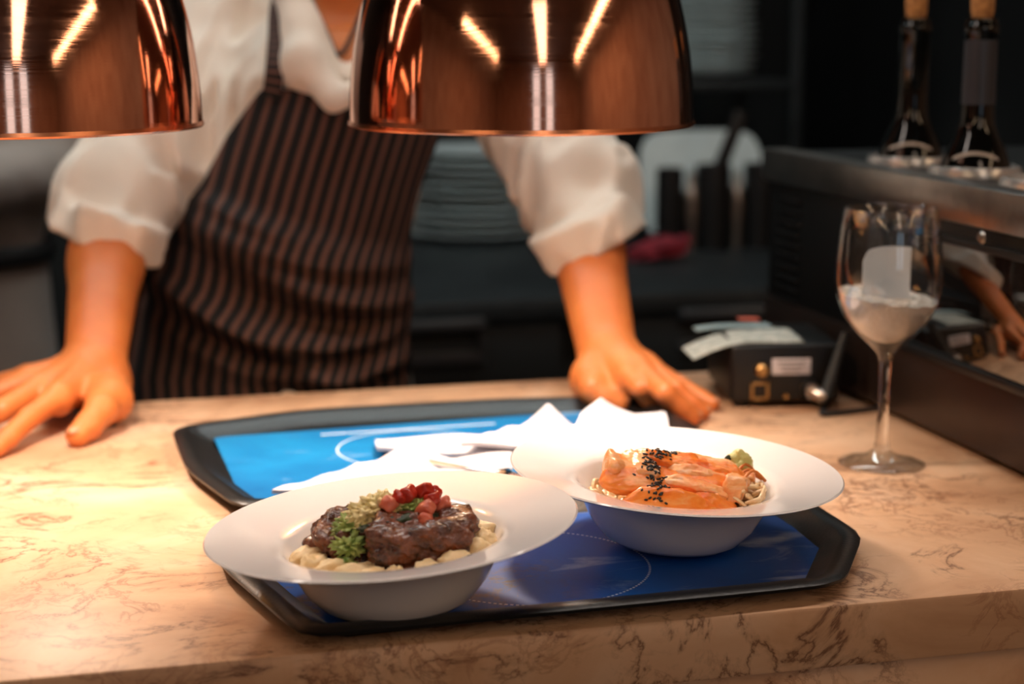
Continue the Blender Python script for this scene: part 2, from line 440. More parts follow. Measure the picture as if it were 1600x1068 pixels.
ceiling_light(-1.5, 1.15, 1.7, 1.15, 2.6, 'linear ceiling light running above the marble counter', 0.13, 'strip_counter')
ceiling_light(-0.9, 2.42, 1.3, 2.42, 2.55, 'added cool linear fill light above the kitchen aisle', 0.10, 'kitchen_fill_strip')  # unseen strip, added to lift the plates and the rear figure

# =================================================================== COUNTER
ctr = empty('marble_counter', (0.2, 1.4, 0.0), 'beige veined marble service counter in the foreground', 'counter')
MB().box((0.2, 1.415, CT-0.0225), (3.6, 0.77, 0.045), 0.0025).build('top_slab', 'marble', ctr)
for k, x in enumerate((-1.0, 0.2, 1.4)):
    MB().box((x, 1.062, CT-0.048-0.43), (1.196, 0.03, 0.86), 0.002).build('front_panel', 'marble', ctr)
MB().box((0.2, 1.42, CT-0.05-0.41), (3.5, 0.66, 0.82), 0.002).build('carcass', 'wall_dark', ctr)

# =================================================================== HEAT LAMPS
def heat_lamp(cx, cy, zr, rad, label):
    r = empty('heat_lamp', (cx, cy, zr), label, 'heat lamp', 'copper heat lamps over the counter')
    k = rad/0.14; Ht = 0.232*k
    def prof(off):
        p = []
        for t in np.linspace(0, 1, 30):
            z = Ht*math.sin(t*math.pi/2)
            p.append((max(rad*(max(0, math.cos(t*math.pi/2)))**0.92-off, 0.016), z-off*(t > 0.05)))
        return p
    MB().lathe([(x+cx*0, z) for x, z in prof(0)], (cx, cy, zr), 96).build('shade', 'copper', r, angle=60)
    inner = MB().lathe(prof(0.0025)[::-1], (cx, cy, zr), 64).build('inner_reflector', 'copper_inside', r, angle=60)
    MB().lathe([(rad, -0.0005), (rad+0.0012, 0.001), (rad+0.0006, 0.004), (rad-0.003, 0.004), (rad-0.0035, 0.0), (rad-0.002, -0.0008)], (cx, cy, zr), 96, close=True).build('rim', 'rim_copper', r)
    MB().lathe([(0.0, Ht+0.075), (0.012, Ht+0.075), (0.02, Ht+0.06), (0.024, Ht+0.01), (0.03, Ht-0.002), (0.0, Ht-0.002)], (cx, cy, zr), 24).build('socket_cap', 'rim_copper', r)
    MB().lathe([(0.0, 0.045), (0.03, 0.052), (0.046, 0.075), (0.048, 0.1), (0.036, 0.13), (0.02, 0.155), (0.018, 0.2), (0.0, 0.2)], (cx, cy, zr), 32).build('bulb', 'bulb', r)
    MB().tube([(cx, cy, zr+Ht+0.07), (cx, cy, 2.9)], 0.005, 8).build('cord', 'cord_black', r)
    ld = bpy.data.lights.new('heat_lamp_light', 'SPOT'); ld.energy = LAMP_W; ld.color = (1.0, 0.86, 0.75); ld.shadow_soft_size = 0.022
    ld.spot_size = R(130); ld.spot_blend = 0.9
    lo = bpy.data.objects.new('heat_lamp_light', ld); COL.objects.link(lo); lo.parent = r; lo.location = (0, 0, 0.035)
heat_lamp(0.383, 1.449, 1.222, 0.148, 'copper dome heat lamp hanging above the two trays, in the middle of the view')
heat_lamp(-0.036, 1.454, 1.226, 0.148, 'copper dome heat lamp at the left edge, in front of the person in striped apron')

# =================================================================== TRAYS, PLACEMATS
def chaikin(P, n=2, q=0.25):
    P = np.array(P, float)
    for _ in range(n):
        N = np.roll(P, -1, 0); out = np.empty((len(P)*2, 2)); out[0::2] = P*(1-q)+N*q; out[1::2] = P*q+N*(1-q); P = out
    return P
def inset(P, d):
    P = np.array(P); A = np.roll(P, 1, 0); B = np.roll(P, -1, 0)
    t = B-A; t /= np.linalg.norm(t, axis=1)[:, None]; nrm = np.stack([-t[:, 1], t[:, 0]], 1)
    area = 0.5*np.sum(P[:, 0]*B[:, 1]-B[:, 0]*P[:, 1])
    return P+nrm*d*(1 if area > 0 else -1)
def ring3(P, z): return [(x, y, z) for x, y in P]
back_poly = [(0.086, 1.42), (0.115, 1.298), (0.17, 1.284), (0.47, 1.284), (0.525, 1.298), (0.553, 1.42), (0.549, 1.575), (0.52, 1.594), (0.40, 1.612), (0.21, 1.612), (0.10, 1.575), (0.083, 1.556)]
KT = 1.0273
front_poly = [(0.091, 1.15), (0.124, 1.01), (0.14, 0.998), (0.47, 1.006), (0.495, 1.018), (0.549, 1.105), (0.549, 1.215), (0.525, 1.262), (0.47, 1.276), (0.17, 1.276), (0.118, 1.262), (0.09, 1.225)]
def tray(poly, label):
    P = chaikin(np.array(poly)*KT, 2, 0.12)
    r = empty('serving_tray', (P[:, 0].mean(), P[:, 1].mean(), CT), label, 'tray', 'black serving trays')
    z = CT
    MB().rings([ring3(inset(P, 0.036), z+0.0005), ring3(inset(P, 0.034), z+0.0012), ring3(inset(P, 0.006), z+0.0095), ring3(inset(P, 0.005), z+0.011)], True, False).build('outer_wall', 'tray_plastic', r, angle=50)
    MB().rings([ring3(inset(P, 0.0055), z+0.009), ring3(inset(P, 0.0005), z+0.011), ring3(P, z+0.0135), ring3(inset(P, 0.003), z+0.0155), ring3(inset(P, 0.012), z+0.0155), ring3(inset(P, 0.015), z+0.0140)], False, False).build('rim', 'tray_plastic', r, angle=50)
    MB().rings([ring3(inset(P, 0.015), z+0.0140), ring3(inset(P, 0.029), z+0.0060), ring3(inset(P, 0.036), z+0.0045)], False, True).build('tray_floor', 'tray_plastic', r, angle=50)
    return P
TB = tray(back_poly, 'black plastic tray at the back holding the white napkins on a pale blue placemat')
TF = tray(front_poly, 'black plastic tray at the front edge carrying the two white bowls')
def placemat(Q, mat, label):
    Q = chaikin(Q, 1, 0.02)
    o = MB().rings([ring3(Q, CT+0.005), ring3(Q, CT+0.0058)]).build('placemat', mat, smooth=False); tag(o, label, 'placemat', 'printed paper placemats')
placemat([(0.128, 1.362), (0.520, 1.362), (0.532, 1.47), (0.512, 1.617), (0.124, 1.597)], 'placemat_sky', 'light blue sky-printed paper placemat lying under the napkins')
placemat([(0.150, 1.066), (0.478, 1.066), (0.526, 1.09), (0.532, 1.19), (0.530, 1.27), (0.140, 1.27), (0.130, 1.16)], 'placemat_deep', 'deep blue printed paper placemat with mountains lying under the two bowls')
TZ = CT+0.006

# =================================================================== BOWLS
BR = 0.1235
BOWL = [(0.0, 0.0), (0.040, 0.0), (0.048, 0.0015), (0.053, 0.005), (0.062, 0.016), (0.070, 0.031), (0.0745, 0.0405), (0.080, 0.0435), (0.098, 0.0475), (0.112, 0.0515), (0.1215, 0.0535),
        (BR, 0.0548), (0.1225, 0.0558), (0.119, 0.0552), (0.100, 0.0515), (0.083, 0.0478), (0.0765, 0.0462), (0.0725, 0.0425), (0.066, 0.030), (0.055, 0.0145), (0.040, 0.0085), (0.0, 0.008)]
class Bowl:
    def __init__(s, c, roll, pitch, lift, label):
        s.rot = Matrix.Rotation(R(roll), 3, 'Y') @ Matrix.Rotation(R(pitch), 3, 'X')
        s.c = np.array([c[0], c[1], TZ+lift])
        m = MB().lathe(BOWL, (0, 0, 0), 128)
        V = s.w(np.array(m.V)); o = meshobj('pasta_bowl', V, m.F, 'porcelain', angle=50); tag(o, label, 'bowl', 'white wide-rimmed bowls')
    def w(s, P): return np.asarray(P, float) @ np.array(s.rot).T + s.c
bowl1 = Bowl((0.2025, 1.085), -4.2, -1.0, 0.004, 'white wide-rimmed bowl with braised meat, nearest the front left tray corner')
bowl2 = Bowl((0.427, 1.176), 2.8, 1.4, 0.003, 'white wide-rimmed bowl with orange salmon and noodles, right of the meat bowl')

# =================================================================== FOOD helpers
def lump(c, r, seed, amp=0.18, freq=1.6, boxy=0.0, sub=3, rotz=0.0, tilt=(0, 0)):
    bm = bmesh.new(); bmesh.ops.create_icosphere(bm, subdivisions=sub, radius=1.0)
    off = Vector((seed*3.7, seed*1.3, -seed*2.1)); mt = Matrix.Rotation(rotz, 3, 'Z') @ Matrix.Rotation(tilt[0], 3, 'X') @ Matrix.Rotation(tilt[1], 3, 'Y')
    V = []
    for v in bm.verts:
        d = v.co.normalized(); p = 2.0+6*boxy
        s = (abs(d.x)**p+abs(d.y)**p+abs(d.z)**p)**(-1/p)
        q = d*s*(1+amp*mnoise.noise(d*freq+off)+amp*0.45*mnoise.noise(d*freq*2.7+off)+amp*0.22*mnoise.noise(d*freq*6+off))
        q = mt @ Vector((q.x*r[0], q.y*r[1], q.z*r[2])); V.append((q.x+c[0], q.y+c[1], q.z+c[2]))
    bm.verts.index_update(); F = [[v.index for v in f.verts] for f in bm.faces]; bm.free()
    return np.array(V), F
def food(name, bowl, c, r, mat, label, cat, seed, group=None, parent=None, **kw):
    V, F = lump(c, r, seed, **kw); o = meshobj(name, bowl.w(V), F, mat, parent)
    if parent is None: tag(o, label, cat, group)
    return o

# ---- bowl 1: braised meat on gnocchi with salsa and tomato
food('meat_piece', bowl1, (0.017, -0.012, 0.042), (0.036, 0.023, 0.020), 'meat', 'large glossy braised meat piece at the front of the meat bowl', 'meat', 3, 'braised meat pieces', amp=0.26, freq=2.2, boxy=0.35, sub=5, rotz=-0.12, tilt=(0.15, 0.16))
food('meat_piece', bowl1, (-0.028, 0.014, 0.041), (0.020, 0.019, 0.019), 'meat', 'smaller braised meat piece behind the large one, on the left', 'meat', 5, 'braised meat pieces', amp=0.3, freq=2.4, boxy=0.3, sub=5, rotz=0.5, tilt=(0.1, -0.5))
food('meat_piece', bowl1, (0.050, 0.000, 0.038), (0.011, 0.010, 0.011), 'meat', 'small crumbled meat bit at the right of the large piece', 'meat', 6, 'braised meat pieces', amp=0.5, freq=2.6, sub=4)
gpos = [(-0.046, -0.020), (-0.034, -0.030), (-0.022, -0.037), (-0.008, -0.043), (0.012, -0.046), (0.032, -0.041), (0.048, -0.028), (0.057, -0.012), (0.058, 0.008), (-0.054, -0.006), (-0.054, 0.012), (-0.034, -0.014), (0.048, 0.022), (0.024, 0.034), (-0.008, 0.040), (-0.038, 0.036), (-0.022, -0.022), (-0.040, -0.006), (0.042, -0.014)]
for i, (x, y) in enumerate(gpos):
    rr = math.hypot(x, y); zz = 0.0275+max(0, (rr-0.040))*0.45
    food('gnocchi', bowl1, (x, y, zz), (0.0115+0.003*random.random(), 0.0098, 0.0088), 'gnocchi', 'pale cream gnocchi dumpling in the meat bowl', 'dumpling', 10+i, 'gnocchi under the meat', amp=0.30, freq=1.7, sub=4, rotz=random.random()*3)
sal = [(-0.030, -0.006, 0.047, 'salsa', .010), (-0.027, 0.004, 0.056, 'salsa', .011), (-0.016, 0.004, 0.063, 'salsa_pale', .012), (-0.004, 0.006, 0.066, 'salsa_pale', .013), (0.010, 0.004, 0.064, 'salsa', .010), (0.020, 0.000, 0.063, 'salsa', .010), (0.032, 0.002, 0.059, 'salsa', .009), (0.043, -0.002, 0.051, 'salsa_pale', .008), (-0.036, -0.014, 0.037, 'salsa', .007)]
for i, (x, y, z, m, q) in enumerate(sal):
    food('salsa_heap', bowl1, (x, y, z-0.002), (q, q*0.9, q*0.7), m, 'chunky green salsa spooned over the braised meat' if m == 'salsa' else 'pale yellow mash of salsa spooned over the braised meat', 'salsa', 40+i, 'salsa spoonfuls', amp=0.6, freq=3.6, sub=5)
for i, (x, y, z, q) in enumerate([(-0.016, -0.012, 0.057, .008), (-0.004, -0.013, 0.060, .009), (0.008, -0.014, 0.060, .009), (0.022, -0.013, 0.058, .009), (0.034, -0.011, 0.053, .008), (0.044, -0.010, 0.046, .006)]):
    food('herb_leaf', bowl1, (x, y, z), (q, q*0.5, q*0.3), 'herb', 'dark green herb leaf between the salsa and the meat', 'herb', 60+i, 'dark herb leaves', amp=0.5, freq=2.5, sub=3, rotz=random.random())
tom = [(0.006, 0.0, 0.072, 'tomato'), (0.014, 0.003, 0.073, 'tomato'), (0.024, 0.003, 0.074, 'tomato'), (0.031, 0.005, 0.071, 'tomato'), (-0.001, -0.004, 0.070, 'tomato_pink'), (0.021, -0.014, 0.066, 'tomato_pink'), (0.0185, -0.019, 0.060, 'tomato_pink'), (0.034, -0.003, 0.064, 'tomato_pink'), (0.027, -0.008, 0.070, 'tomato'), (0.040, -0.004, 0.058, 'tomato_pink')]
for i, (x, y, z, m) in enumerate(tom):
    q = 0.0040+0.0014*random.random()
    food('tomato_cube', bowl1, (x, y, z-0.002), (q*1.25, q, q*0.95), m, 'red diced tomato cube on top of the braised meat' if m == 'tomato' else 'pinkish diced tomato cube on top of the braised meat', 'tomato', 80+i, 'diced tomato', amp=0.25, boxy=0.5, sub=3, rotz=random.random()*3, tilt=(random.random(), random.random()))

# ---- bowl 2: salmon on noodles with sesame
def slab(c, L, Wd, T, bend, rz, rx, ry, seed, mat, label, n=56):
    g = np.random.default_rng(seed); ph = g.random(6)*6; off = Vector((seed*2.3, -seed*1.7, seed*0.9))
    rings_ = []
    for u in np.linspace(-1, 1, n):
        e = max(1e-3, 1-abs(u)**6)**0.5
        w = Wd*e*(1+0.14*math.sin(3.2*u+ph[0])+0.08*math.sin(8*u+ph[1]))/2; th = T*(0.25+0.75*e)*(1+0.22*math.sin(4*u+ph[2])); z0 = bend*(1-u*u)+0.12*T*math.sin(6*u+ph[4]); y0 = 0.10*Wd*math.sin(2.6*u+ph[5])
        loop = []
        for k in range(36):
            a = 2*math.pi*k/36; ca, sa = math.cos(a), math.sin(a); p = 5.0
            q = (abs(ca)**p+abs(sa)**p)**(-1/p)
            v = Vector((u*L/2, y0+ca*q*w, z0+sa*q*th/2+th/2)); nn = Vector((0, ca, sa))
            dd = 0.0012*mnoise.noise(Vector((v.x*80, v.y*240, v.z*240))+off)+0.0010*mnoise.noise(Vector((v.x*180, v.y*520, v.z*520))+off)+0.0005*mnoise.noise(v*700+off); v = v+nn*dd
            loop.append(v[:])
        rings_.append(loop)
    mb = MB().rings(rings_); V = np.array(mb.V)
    rot = Matrix.Rotation(rz, 3, 'Z') @ Matrix.Rotation(ry, 3, 'Y') @ Matrix.Rotation(rx, 3, 'X')
    V = V @ np.array(rot).T + np.array(c)
    rr = np.hypot(V[:, 0], V[:, 1]); wall = 0.011+np.interp(rr, [0, .04, .055, .066, .0725], [0, 0, .006, .021, .034])     # lie inside the well
    V[:, 2] = np.maximum(V[:, 2], wall)
    o = meshobj('salmon_slice', bowl2.w(V), mb.F, mat, angle=60); tag(o, label, 'salmon', 'orange salmon slices'); return o
slab((-0.012, -0.030, 0.028), 0.084, 0.026, 0.010, 0.007, -0.04, 0.95, 0.02, 1, 'salmon', 'lowest glossy orange salmon slice nearest the viewer, lying on the noodles')
slab((-0.010, -0.012, 0.040), 0.104, 0.028, 0.009, 0.004, -0.10, 0.60, 0.10, 2, 'salmon', 'long orange salmon slice crossing the middle of the bowl')
slab((-0.036, 0.002, 0.048), 0.042, 0.026, 0.013, 0.003, 0.05, 0.30, 0.06, 3, 'salmon_pale', 'pale browned salmon piece at the top left of the pile')
slab((-0.006, 0.008, 0.055), 0.058, 0.016, 0.006, 0.003, -0.12, 0.30, 0.10, 9, 'salmon', 'topmost orange salmon slice under the sesame seeds')
slab((0.026, 0.010, 0.051), 0.058, 0.013, 0.006, 0.003, -0.30, 0.35, 0.18, 4, 'salmon_pale', 'thin pale salmon slice fanned over the top right of the pile')
slab((0.022, 0.001, 0.050), 0.066, 0.011, 0.0055, 0.004, -0.22, 0.5, 0.16, 10, 'salmon', 'narrow orange salmon slice under the thin pale one')
slab((0.021, -0.009, 0.046), 0.062, 0.011, 0.006, 0.003, -0.30, 0.6, 0.18, 5, 'salmon_pale', 'pale edged salmon slice below the top right slices')
slab((0.012, -0.020, 0.042), 0.060, 0.011, 0.0065, 0.002, -0.20, 0.55, 0.16, 6, 'salmon_pale', 'short pale salmon slice in front of the pile')
slab((0.012, -0.030, 0.033), 0.050, 0.011, 0.006, 0.003, -0.12, 0.7, 0.06, 12, 'salmon', 'small orange salmon slice lowest at the front of the pile')
slab((0.047, 0.004, 0.044), 0.034, 0.012, 0.007, 0.003, -0.35, 0.3, 0.25, 7, 'salmon_pale', 'small salmon slice at the right end beside the noodles')
slab((0.038, -0.022, 0.036), 0.026, 0.015, 0.015, 0.002, 1.1, 0.2, 0.1, 8, 'salmon_pale', 'blocky pale salmon end piece at the front right')
nb = MB()
g = np.random.default_rng(5)
for i in range(190):
    a = g.random()*6.283; rad0 = 0.018+0.045*math.sqrt(g.random()); base = g.random()*6.283; pts = []
    bx, by = rad0*math.cos(a), rad0*math.sin(a)
    if by > 0.035: by *= 0.6
    for k in range(7):
        th = base+k*0.42*(1 if i % 2 else -1); q = 0.009+0.004*math.sin(k+i)
        x, y = bx+q*math.cos(th)*1.6+0.002*k, by+q*math.sin(th)*1.2
        rr = math.hypot(x, y)
        if rr > 0.062: x, y = x*0.062/rr, y*0.062/rr; rr = 0.062
        z = 0.020+0.010*g.random()*max(0, 1-rr/0.075)+max(0, rr-0.045)*0.62+0.004*math.sin(k*1.3+i)
        pts.append((x, y, z))
    nb.tube(spline(pts, 18), 0.0013+0.0005*g.random(), 6)
for i in range(60):   # the twist of noodles standing at the right of the salmon
    base = g.random()*6.283; pts = []
    bx, by, bz = 0.052+0.008*g.normal()*0.6, -0.008+0.014*g.normal()*0.7, 0.036+0.010*g.random()
    for k in range(7):
        th = base+k*0.5; q = 0.010
        x, y = bx+q*math.cos(th), by+q*1.3*math.sin(th); rr = math.hypot(x, y)
        if rr > 0.066: x, y = x*0.066/rr, y*0.066/rr
        pts.append((x, y, max(0.024+max(0, math.hypot(x, y)-0.045)*0.75, bz+0.006*math.sin(th*1.3+i)-0.004)))
    nb.tube(spline(pts, 18), 0.0013+0.0004*g.random(), 6)
o = meshobj('noodles', bowl2.w(np.array(nb.V)), nb.F, 'noodle'); tag(o, 'tangle of pale rice noodles under and beside the salmon', 'noodles', None, 'stuff')
for i in range(6):
    x0, y0 = 0.048+0.012*g.random(), -0.012+0.02*g.random()
    pts = [(x0-0.012, y0-0.006, 0.046), (x0, y0, 0.050+0.002*i*0.5), (x0+0.012, y0+0.004*g.random(), 0.045)]
    mb = MB().tube(spline(pts, 10), 0.0012, 6); o = meshobj('carrot_strip', bowl2.w(np.array(mb.V)), mb.F, 'carrot'); tag(o, 'thin orange carrot strip on the noodles right of the salmon', 'carrot', 'carrot strips')
food('ginger_piece', bowl2, (0.056, 0.014, 0.050), (0.010, 0.009, 0.013), 'ginger', 'pale yellow green garnish piece at the right of the salmon', 'garnish', 90, amp=0.35, freq=2.0, sub=4)
food('herb_leaf', bowl2, (0.046, 0.012, 0.058), (0.0030, 0.002, 0.0025), 'herb', 'small dark green herb bit beside the yellow garnish', 'herb', 91, amp=0.3, sub=2)
# sesame: seeds scattered in a band across the slices, dropped onto whatever is below
bpy.context.view_layer.update()
dg = bpy.context.evaluated_depsgraph_get()
seed_v, seed_f = [], []
bm = bmesh.new(); bmesh.ops.create_icosphere(bm, subdivisions=1, radius=1.0); bm.verts.index_update()
sv = np.array([v.co[:] for v in bm.verts]); sf = [[v.index for v in f.verts] for f in bm.faces]; bm.free()
path = spline([(0.006, 0.016), (-0.008, 0.006), (-0.020, -0.010), (-0.022, -0.024), (-0.024, -0.040)], 60)
for i in range(210):
    p = path[int(g.random()*len(path))]+g.normal(size=2)*(0.0042)
    wp = bowl2.w(np.array([[p[0], p[1], 0.0]]))[0]
    ok, hit, nrm, *_ = SC.ray_cast(dg, Vector((wp[0], wp[1], 1.08)), Vector((0, 0, -1)))
    if not ok: continue
    rz = g.random()*6.283; d = sv*np.array([0.0017, 0.00095, 0.0007]); ca, sa = math.cos(rz), math.sin(rz)
    d = np.stack([d[:, 0]*ca-d[:, 1]*sa, d[:, 0]*sa+d[:, 1]*ca, d[:, 2]], 1)
    qm = np.array(Vector((0, 0, 1)).rotation_difference(nrm).to_matrix())
    o0 = len(seed_v); seed_v += list(d @ qm.T+np.array(hit)+np.array(nrm)*0.0005); seed_f += [[a+o0 for a in f] for f in sf]
o = meshobj('sesame_seeds', np.array(seed_v), seed_f, 'sesame'); tag(o, 'black sesame seeds scattered across the salmon', 'sesame seeds', None, 'stuff')

# =================================================================== NAPKINS AND FORK
def napkin(corners, peaks, label, thick=0.0035, nu=26, nv=16, seed=0):
    a, b, c, d = [np.array(p, float) for p in corners]      # near-left, near-right, far-right, far-left
    V = []; g = np.random.default_rng(seed); ph = g.random(6)*6
    for layer in (0, 1):
        for j in range(nv):
            for i in range(nu):
                u, w = i/(nu-1), j/(nv-1)
                p = (a*(1-u)+b*u)*(1-w)+(d*(1-u)+c*u)*w
                h = 0.0015*(1+math.sin(9*u+3*w+ph[0]))+0.001*(1+math.sin(14*w-5*u+ph[1]))
                for (pu, pw, ph_, su, sw) in peaks: h += ph_*max(0, 1-abs(u-pu)/su)**1.2*max(0, 1-abs(w-pw)/sw)**1.2
                V.append((p[0], p[1], p[2]+h+(thick if layer else 0)))
    F = []; N = nu*nv
    for j in range(nv-1):
        for i in range(nu-1):
            q = (j*nu+i, j*nu+i+1, (j+1)*nu+i+1, (j+1)*nu+i); F.append(tuple(N+k for k in q)); F.append(q[::-1])
    rim = [i for i in range(nu)]+[j*nu+nu-1 for j in range(1, nv)]+[(nv-1)*nu+i for i in range(nu-2, -1, -1)]+[j*nu for j in range(nv-2, 0, -1)]
    for k in range(len(rim)): x, y = rim[k], rim[(k+1) % len(rim)]; F.append((x, y, N+y, N+x))
    o = meshobj('napkin', V, F, 'paper_white', angle=40); tag(o, label, 'napkin', 'white paper napkins')
z0 = TZ+0.002
napkin([Zp(425, 775, z0), Zp(800, 755, z0+.004), Zp(800, 716, z0+.004), Zp(555, 735, z0)], [(0.40, 0.8, 0.020, 0.22, 1.0)], 'white napkin with one raised fold, just behind the meat bowl', seed=1)
napkin([Zp(590, 712, z0), Zp(850, 720, z0+.006), Zp(930, 688, z0+.006), Zp(586, 694, z0)], [(0.93, 0.9, 0.012, 0.3, 0.7)], 'flat long white napkin pointing left on the blue placemat', seed=2)
napkin([Zp(720, 705, z0+.012), Zp(960, 706, z0+.012), Zp(925, 672, z0+.010), Zp(800, 674, z0+.010)], [(0.45, 0.95, 0.020, 0.35, 1.0)], 'white napkin with a pointed fold in the middle of the back tray', seed=3)
napkin([Zp(880, 704, z0+.022), Zp(1050, 690, z0+.020), Zp(1040, 657, z0+.014), Zp(915, 664, z0+.014)], [(0.2, 0.95, 0.022, 0.4, 1.0), (0.95, 0.95, 0.006, 0.3, 0.5)], 'white napkin with an upright corner at the right end of the back tray', seed=4)
fk = MB(); 
A = Zp(775, 738, TZ+0.012); B = Zp(842, 748, TZ+0.012); dv = (B-A)/np.linalg.norm(B-A); sd = np.cross([0, 0, 1], dv)
root = empty('fork', (A[0], A[1], TZ+0.003), 'silver fork half hidden between the napkins and the salmon bowl', 'fork')
MB().tube([A-dv*0.10, A-dv*0.04, A, A+dv*0.012], [0.0035, 0.0022, 0.003, 0.006], 10).build('handle', 'silver_fork', root)
for k in range(4):
    s = (k-1.5)*0.0045; MB().tube([A+dv*0.010+sd*s*0.7, A+dv*0.03+sd*s, A+dv*0.05+sd*s+np.array([0, 0, .002])], [0.0016, 0.0014, 0.0006], 6).build('tine', 'silver_fork', root)

# =================================================================== WINE GLASS WITH SALT
gx, gy = 0.696, 1.371
wg = empty('wine_glass', (gx, gy, CT), 'clear stemmed wine glass of white salt with a paper card, on the marble', 'wine glass')
outer = [(0.0, 0.0), (0.036, 0.0), (0.0385, 0.0008), (0.038, 0.0022), (0.028, 0.0048), (0.014, 0.0085), (0.0075, 0.0135), (0.0058, 0.022), (0.0047, 0.045), (0.0045, 0.07), (0.0056, 0.094), (0.0085, 0.102), (0.0155, 0.1085), (0.027, 0.119), (0.0375, 0.133), (0.0445, 0.150), (0.0468, 0.166), (0.0462, 0.184), (0.0435, 0.208), (0.0405, 0.2285), (0.0399, 0.2297)]
inner = [(0.0390, 0.2290), (0.0422, 0.208), (0.0448, 0.184), (0.0454, 0.166), (0.0431, 0.150), (0.036, 0.1335), (0.0255, 0.1203), (0.0135, 0.1125), (0.006, 0.1105), (0.0, 0.110)]
MB().lathe(outer[:7], (gx, gy, CT), 64).build('foot', 'thin_glass', wg, angle=80)
MB().lathe(outer[6:11], (gx, gy, CT), 32).build('stem', 'clear_glass', wg, angle=80)
MB().lathe(outer[10:]+inner, (gx, gy, CT), 64).build('glass_bowl', 'thin_glass', wg, angle=80)
sp = [(0.0, 0.1108)]+[(r-0.0006, z+0.0004) for r, z in inner[::-1][1:5]]
mb = MB(); seg = 48; rings_ = []
for r, z in sp[1:]: rings_.append([(gx+r*math.cos(2*math.pi*k/seg), gy+r*math.sin(2*math.pi*k/seg), CT+z) for k in range(seg)])
for s in (1.0, 0.86, 0.7, 0.5, 0.3, 0.12):
    rg = []
    for k in range(seg):
        a = 2*math.pi*k/seg; rr = 0.0432*s
        z = 0.152+0.004*(math.cos(a)*-0.9*s)+0.003*math.sin(a)*s - 0.006*(1-s)**1 + 0.0006*math.sin(13*a+s*30)
        rg.append((gx+rr*math.cos(a), gy+rr*math.sin(a), CT+z))
    rings_.append(rg)
mb.rings(rings_)
g2 = np.random.default_rng(3)
for i in range(420):
    a = g2.random()*6.283; s = math.sqrt(g2.random())*0.97; z = 0.152+0.004*(math.cos(a)*-0.9*s)+0.003*math.sin(a)*s-0.006*(1-s)
    q = 0.0006+0.0006*g2.random(); c = (gx+0.0428*s*math.cos(a), gy+0.0428*s*math.sin(a), CT+z+q*0.3)
    mb.box(c, (q*1.6, q*1.6, q*1.6), rz=g2.random()*3)
o = mb.build('salt', 'salt', angle=60); tag(o, 'coarse white salt filling the lower half of the wine glass bowl', 'salt', None, 'stuff')
# card standing in the salt
cv = []; n = 14
for layer in (0, 1):
    for j in range(6):
        for i in range(n):
            u = i/(n-1); x = (u-0.5)*0.042; bend = 0.006*(1-(2*u-1)**2)
            top = 0.190+0.004*u+0.002*math.sin(u*3) - (0.008*(1-u/0.2)**2 if u < 0.2 else 0)
            z = 0.140+(top-0.140)*j/5
            cv.append((gx+0.001+x*math.cos(-0.25), gy+0.006+x*math.sin(-0.25)+bend+0.0007*layer, CT+z))
F = []; N = 6*n
for j in range(5):
    for i in range(n-1):
        q = (j*n+i, j*n+i+1, (j+1)*n+i+1, (j+1)*n+i); F.append(q); F.append(tuple(N+k for k in q[::-1]))
rim = [i for i in range(n)]+[j*n+n-1 for j in range(1, 6)]+[5*n+i for i in range(n-2, -1, -1)]+[j*n for j in range(4, 0, -1)]
for k in range(len(rim)): x, y = rim[k], rim[(k+1) % len(rim)]; F.append((y, x, N+x, N+y))
o = meshobj('paper_card', cv, F, 'card_paper', angle=40); tag(o, 'curved pale paper card standing in the salt of the wine glass', 'card')

# =================================================================== BOTTLE COOLER APPLIANCE
AX0, AX1, AY0, AY1, AZ0, AZ1 = 0.785, 1.22, 1.12, 1.857, CT+0.008, 1.166
ap = empty('bottle_cooler', ((AX0+AX1)/2, (AY0+AY1)/2, CT), 'dark countertop bottle cooler with steel top edge and glossy window, right of the glass', 'cooler')
YC = (AY0+AY1)/2; YL = AY1-AY0
MB().box((AX0+0.010, YC, (AZ0+0.995)/2), (0.020, YL, 0.995-AZ0), 0.002).build('lower_panel', 'brown_steel', ap)
MB().box((AX0+0.012, YC, (0.995+1.131)/2), (0.016, YL, 0.136), 0.001).build('front_frame', 'black_plastic', ap)
MB().box((AX0+0.007, YC, 1.148), (0.030, YL, 0.036), 0.003).build('top_band', 'steel', ap)
# window with raised frame
wy0, wy1 = 1.13, 1.565
win = MB().box((AX0+0.003, (wy0+wy1)/2, 1.055), (0.004, wy1-wy0-0.016, 0.108), 0.001).build('window_glass', 'dark_glass', ap)
fr = MB()
fr.box((AX0+0.0015, (wy0+wy1)/2, 0.998), (0.009, wy1-wy0, 0.008), 0.002); fr.box((AX0+0.0015, (wy0+wy1)/2, 1.112), (0.009, wy1-wy0, 0.008), 0.002)
for y in (wy0, wy1): fr.box((AX0+0.0015, y, 1.055), (0.009, 0.008, 0.12), 0.002)
fr.build('window_frame', 'black_plastic', ap)
for k in range(11):
    MB().box((AX0+0.003, 1.80, 0.985+k*0.0125), (0.005, 0.06, 0.005), 0.001).build('vent_slat', 'black_plastic', ap)
MB().lathe([(0.0, 0.003), (0.0045, 0.0025), (0.006, 0.0), (0.0, 0.0)], (AX0-0.006, 1.36, 1.1225), 16, Vector((0, 0, 1)).rotation_difference(Vector((-1, 0, 0)))).build('screw_head', 'steel', ap)
MB().box((AX1-0.006, YC, (AZ0+1.13)/2), (0.012, YL, 1.13-AZ0), 0.001).build('back_panel', 'black_plastic', ap)
for y in (AY0+0.006, AY1-0.006): MB().box(((AX0+AX1)/2, y, (AZ0+1.13)/2), (AX1-AX0-0.04, 0.012, 1.13-AZ0), 0.001).build('side_panel', 'black_plastic', ap)
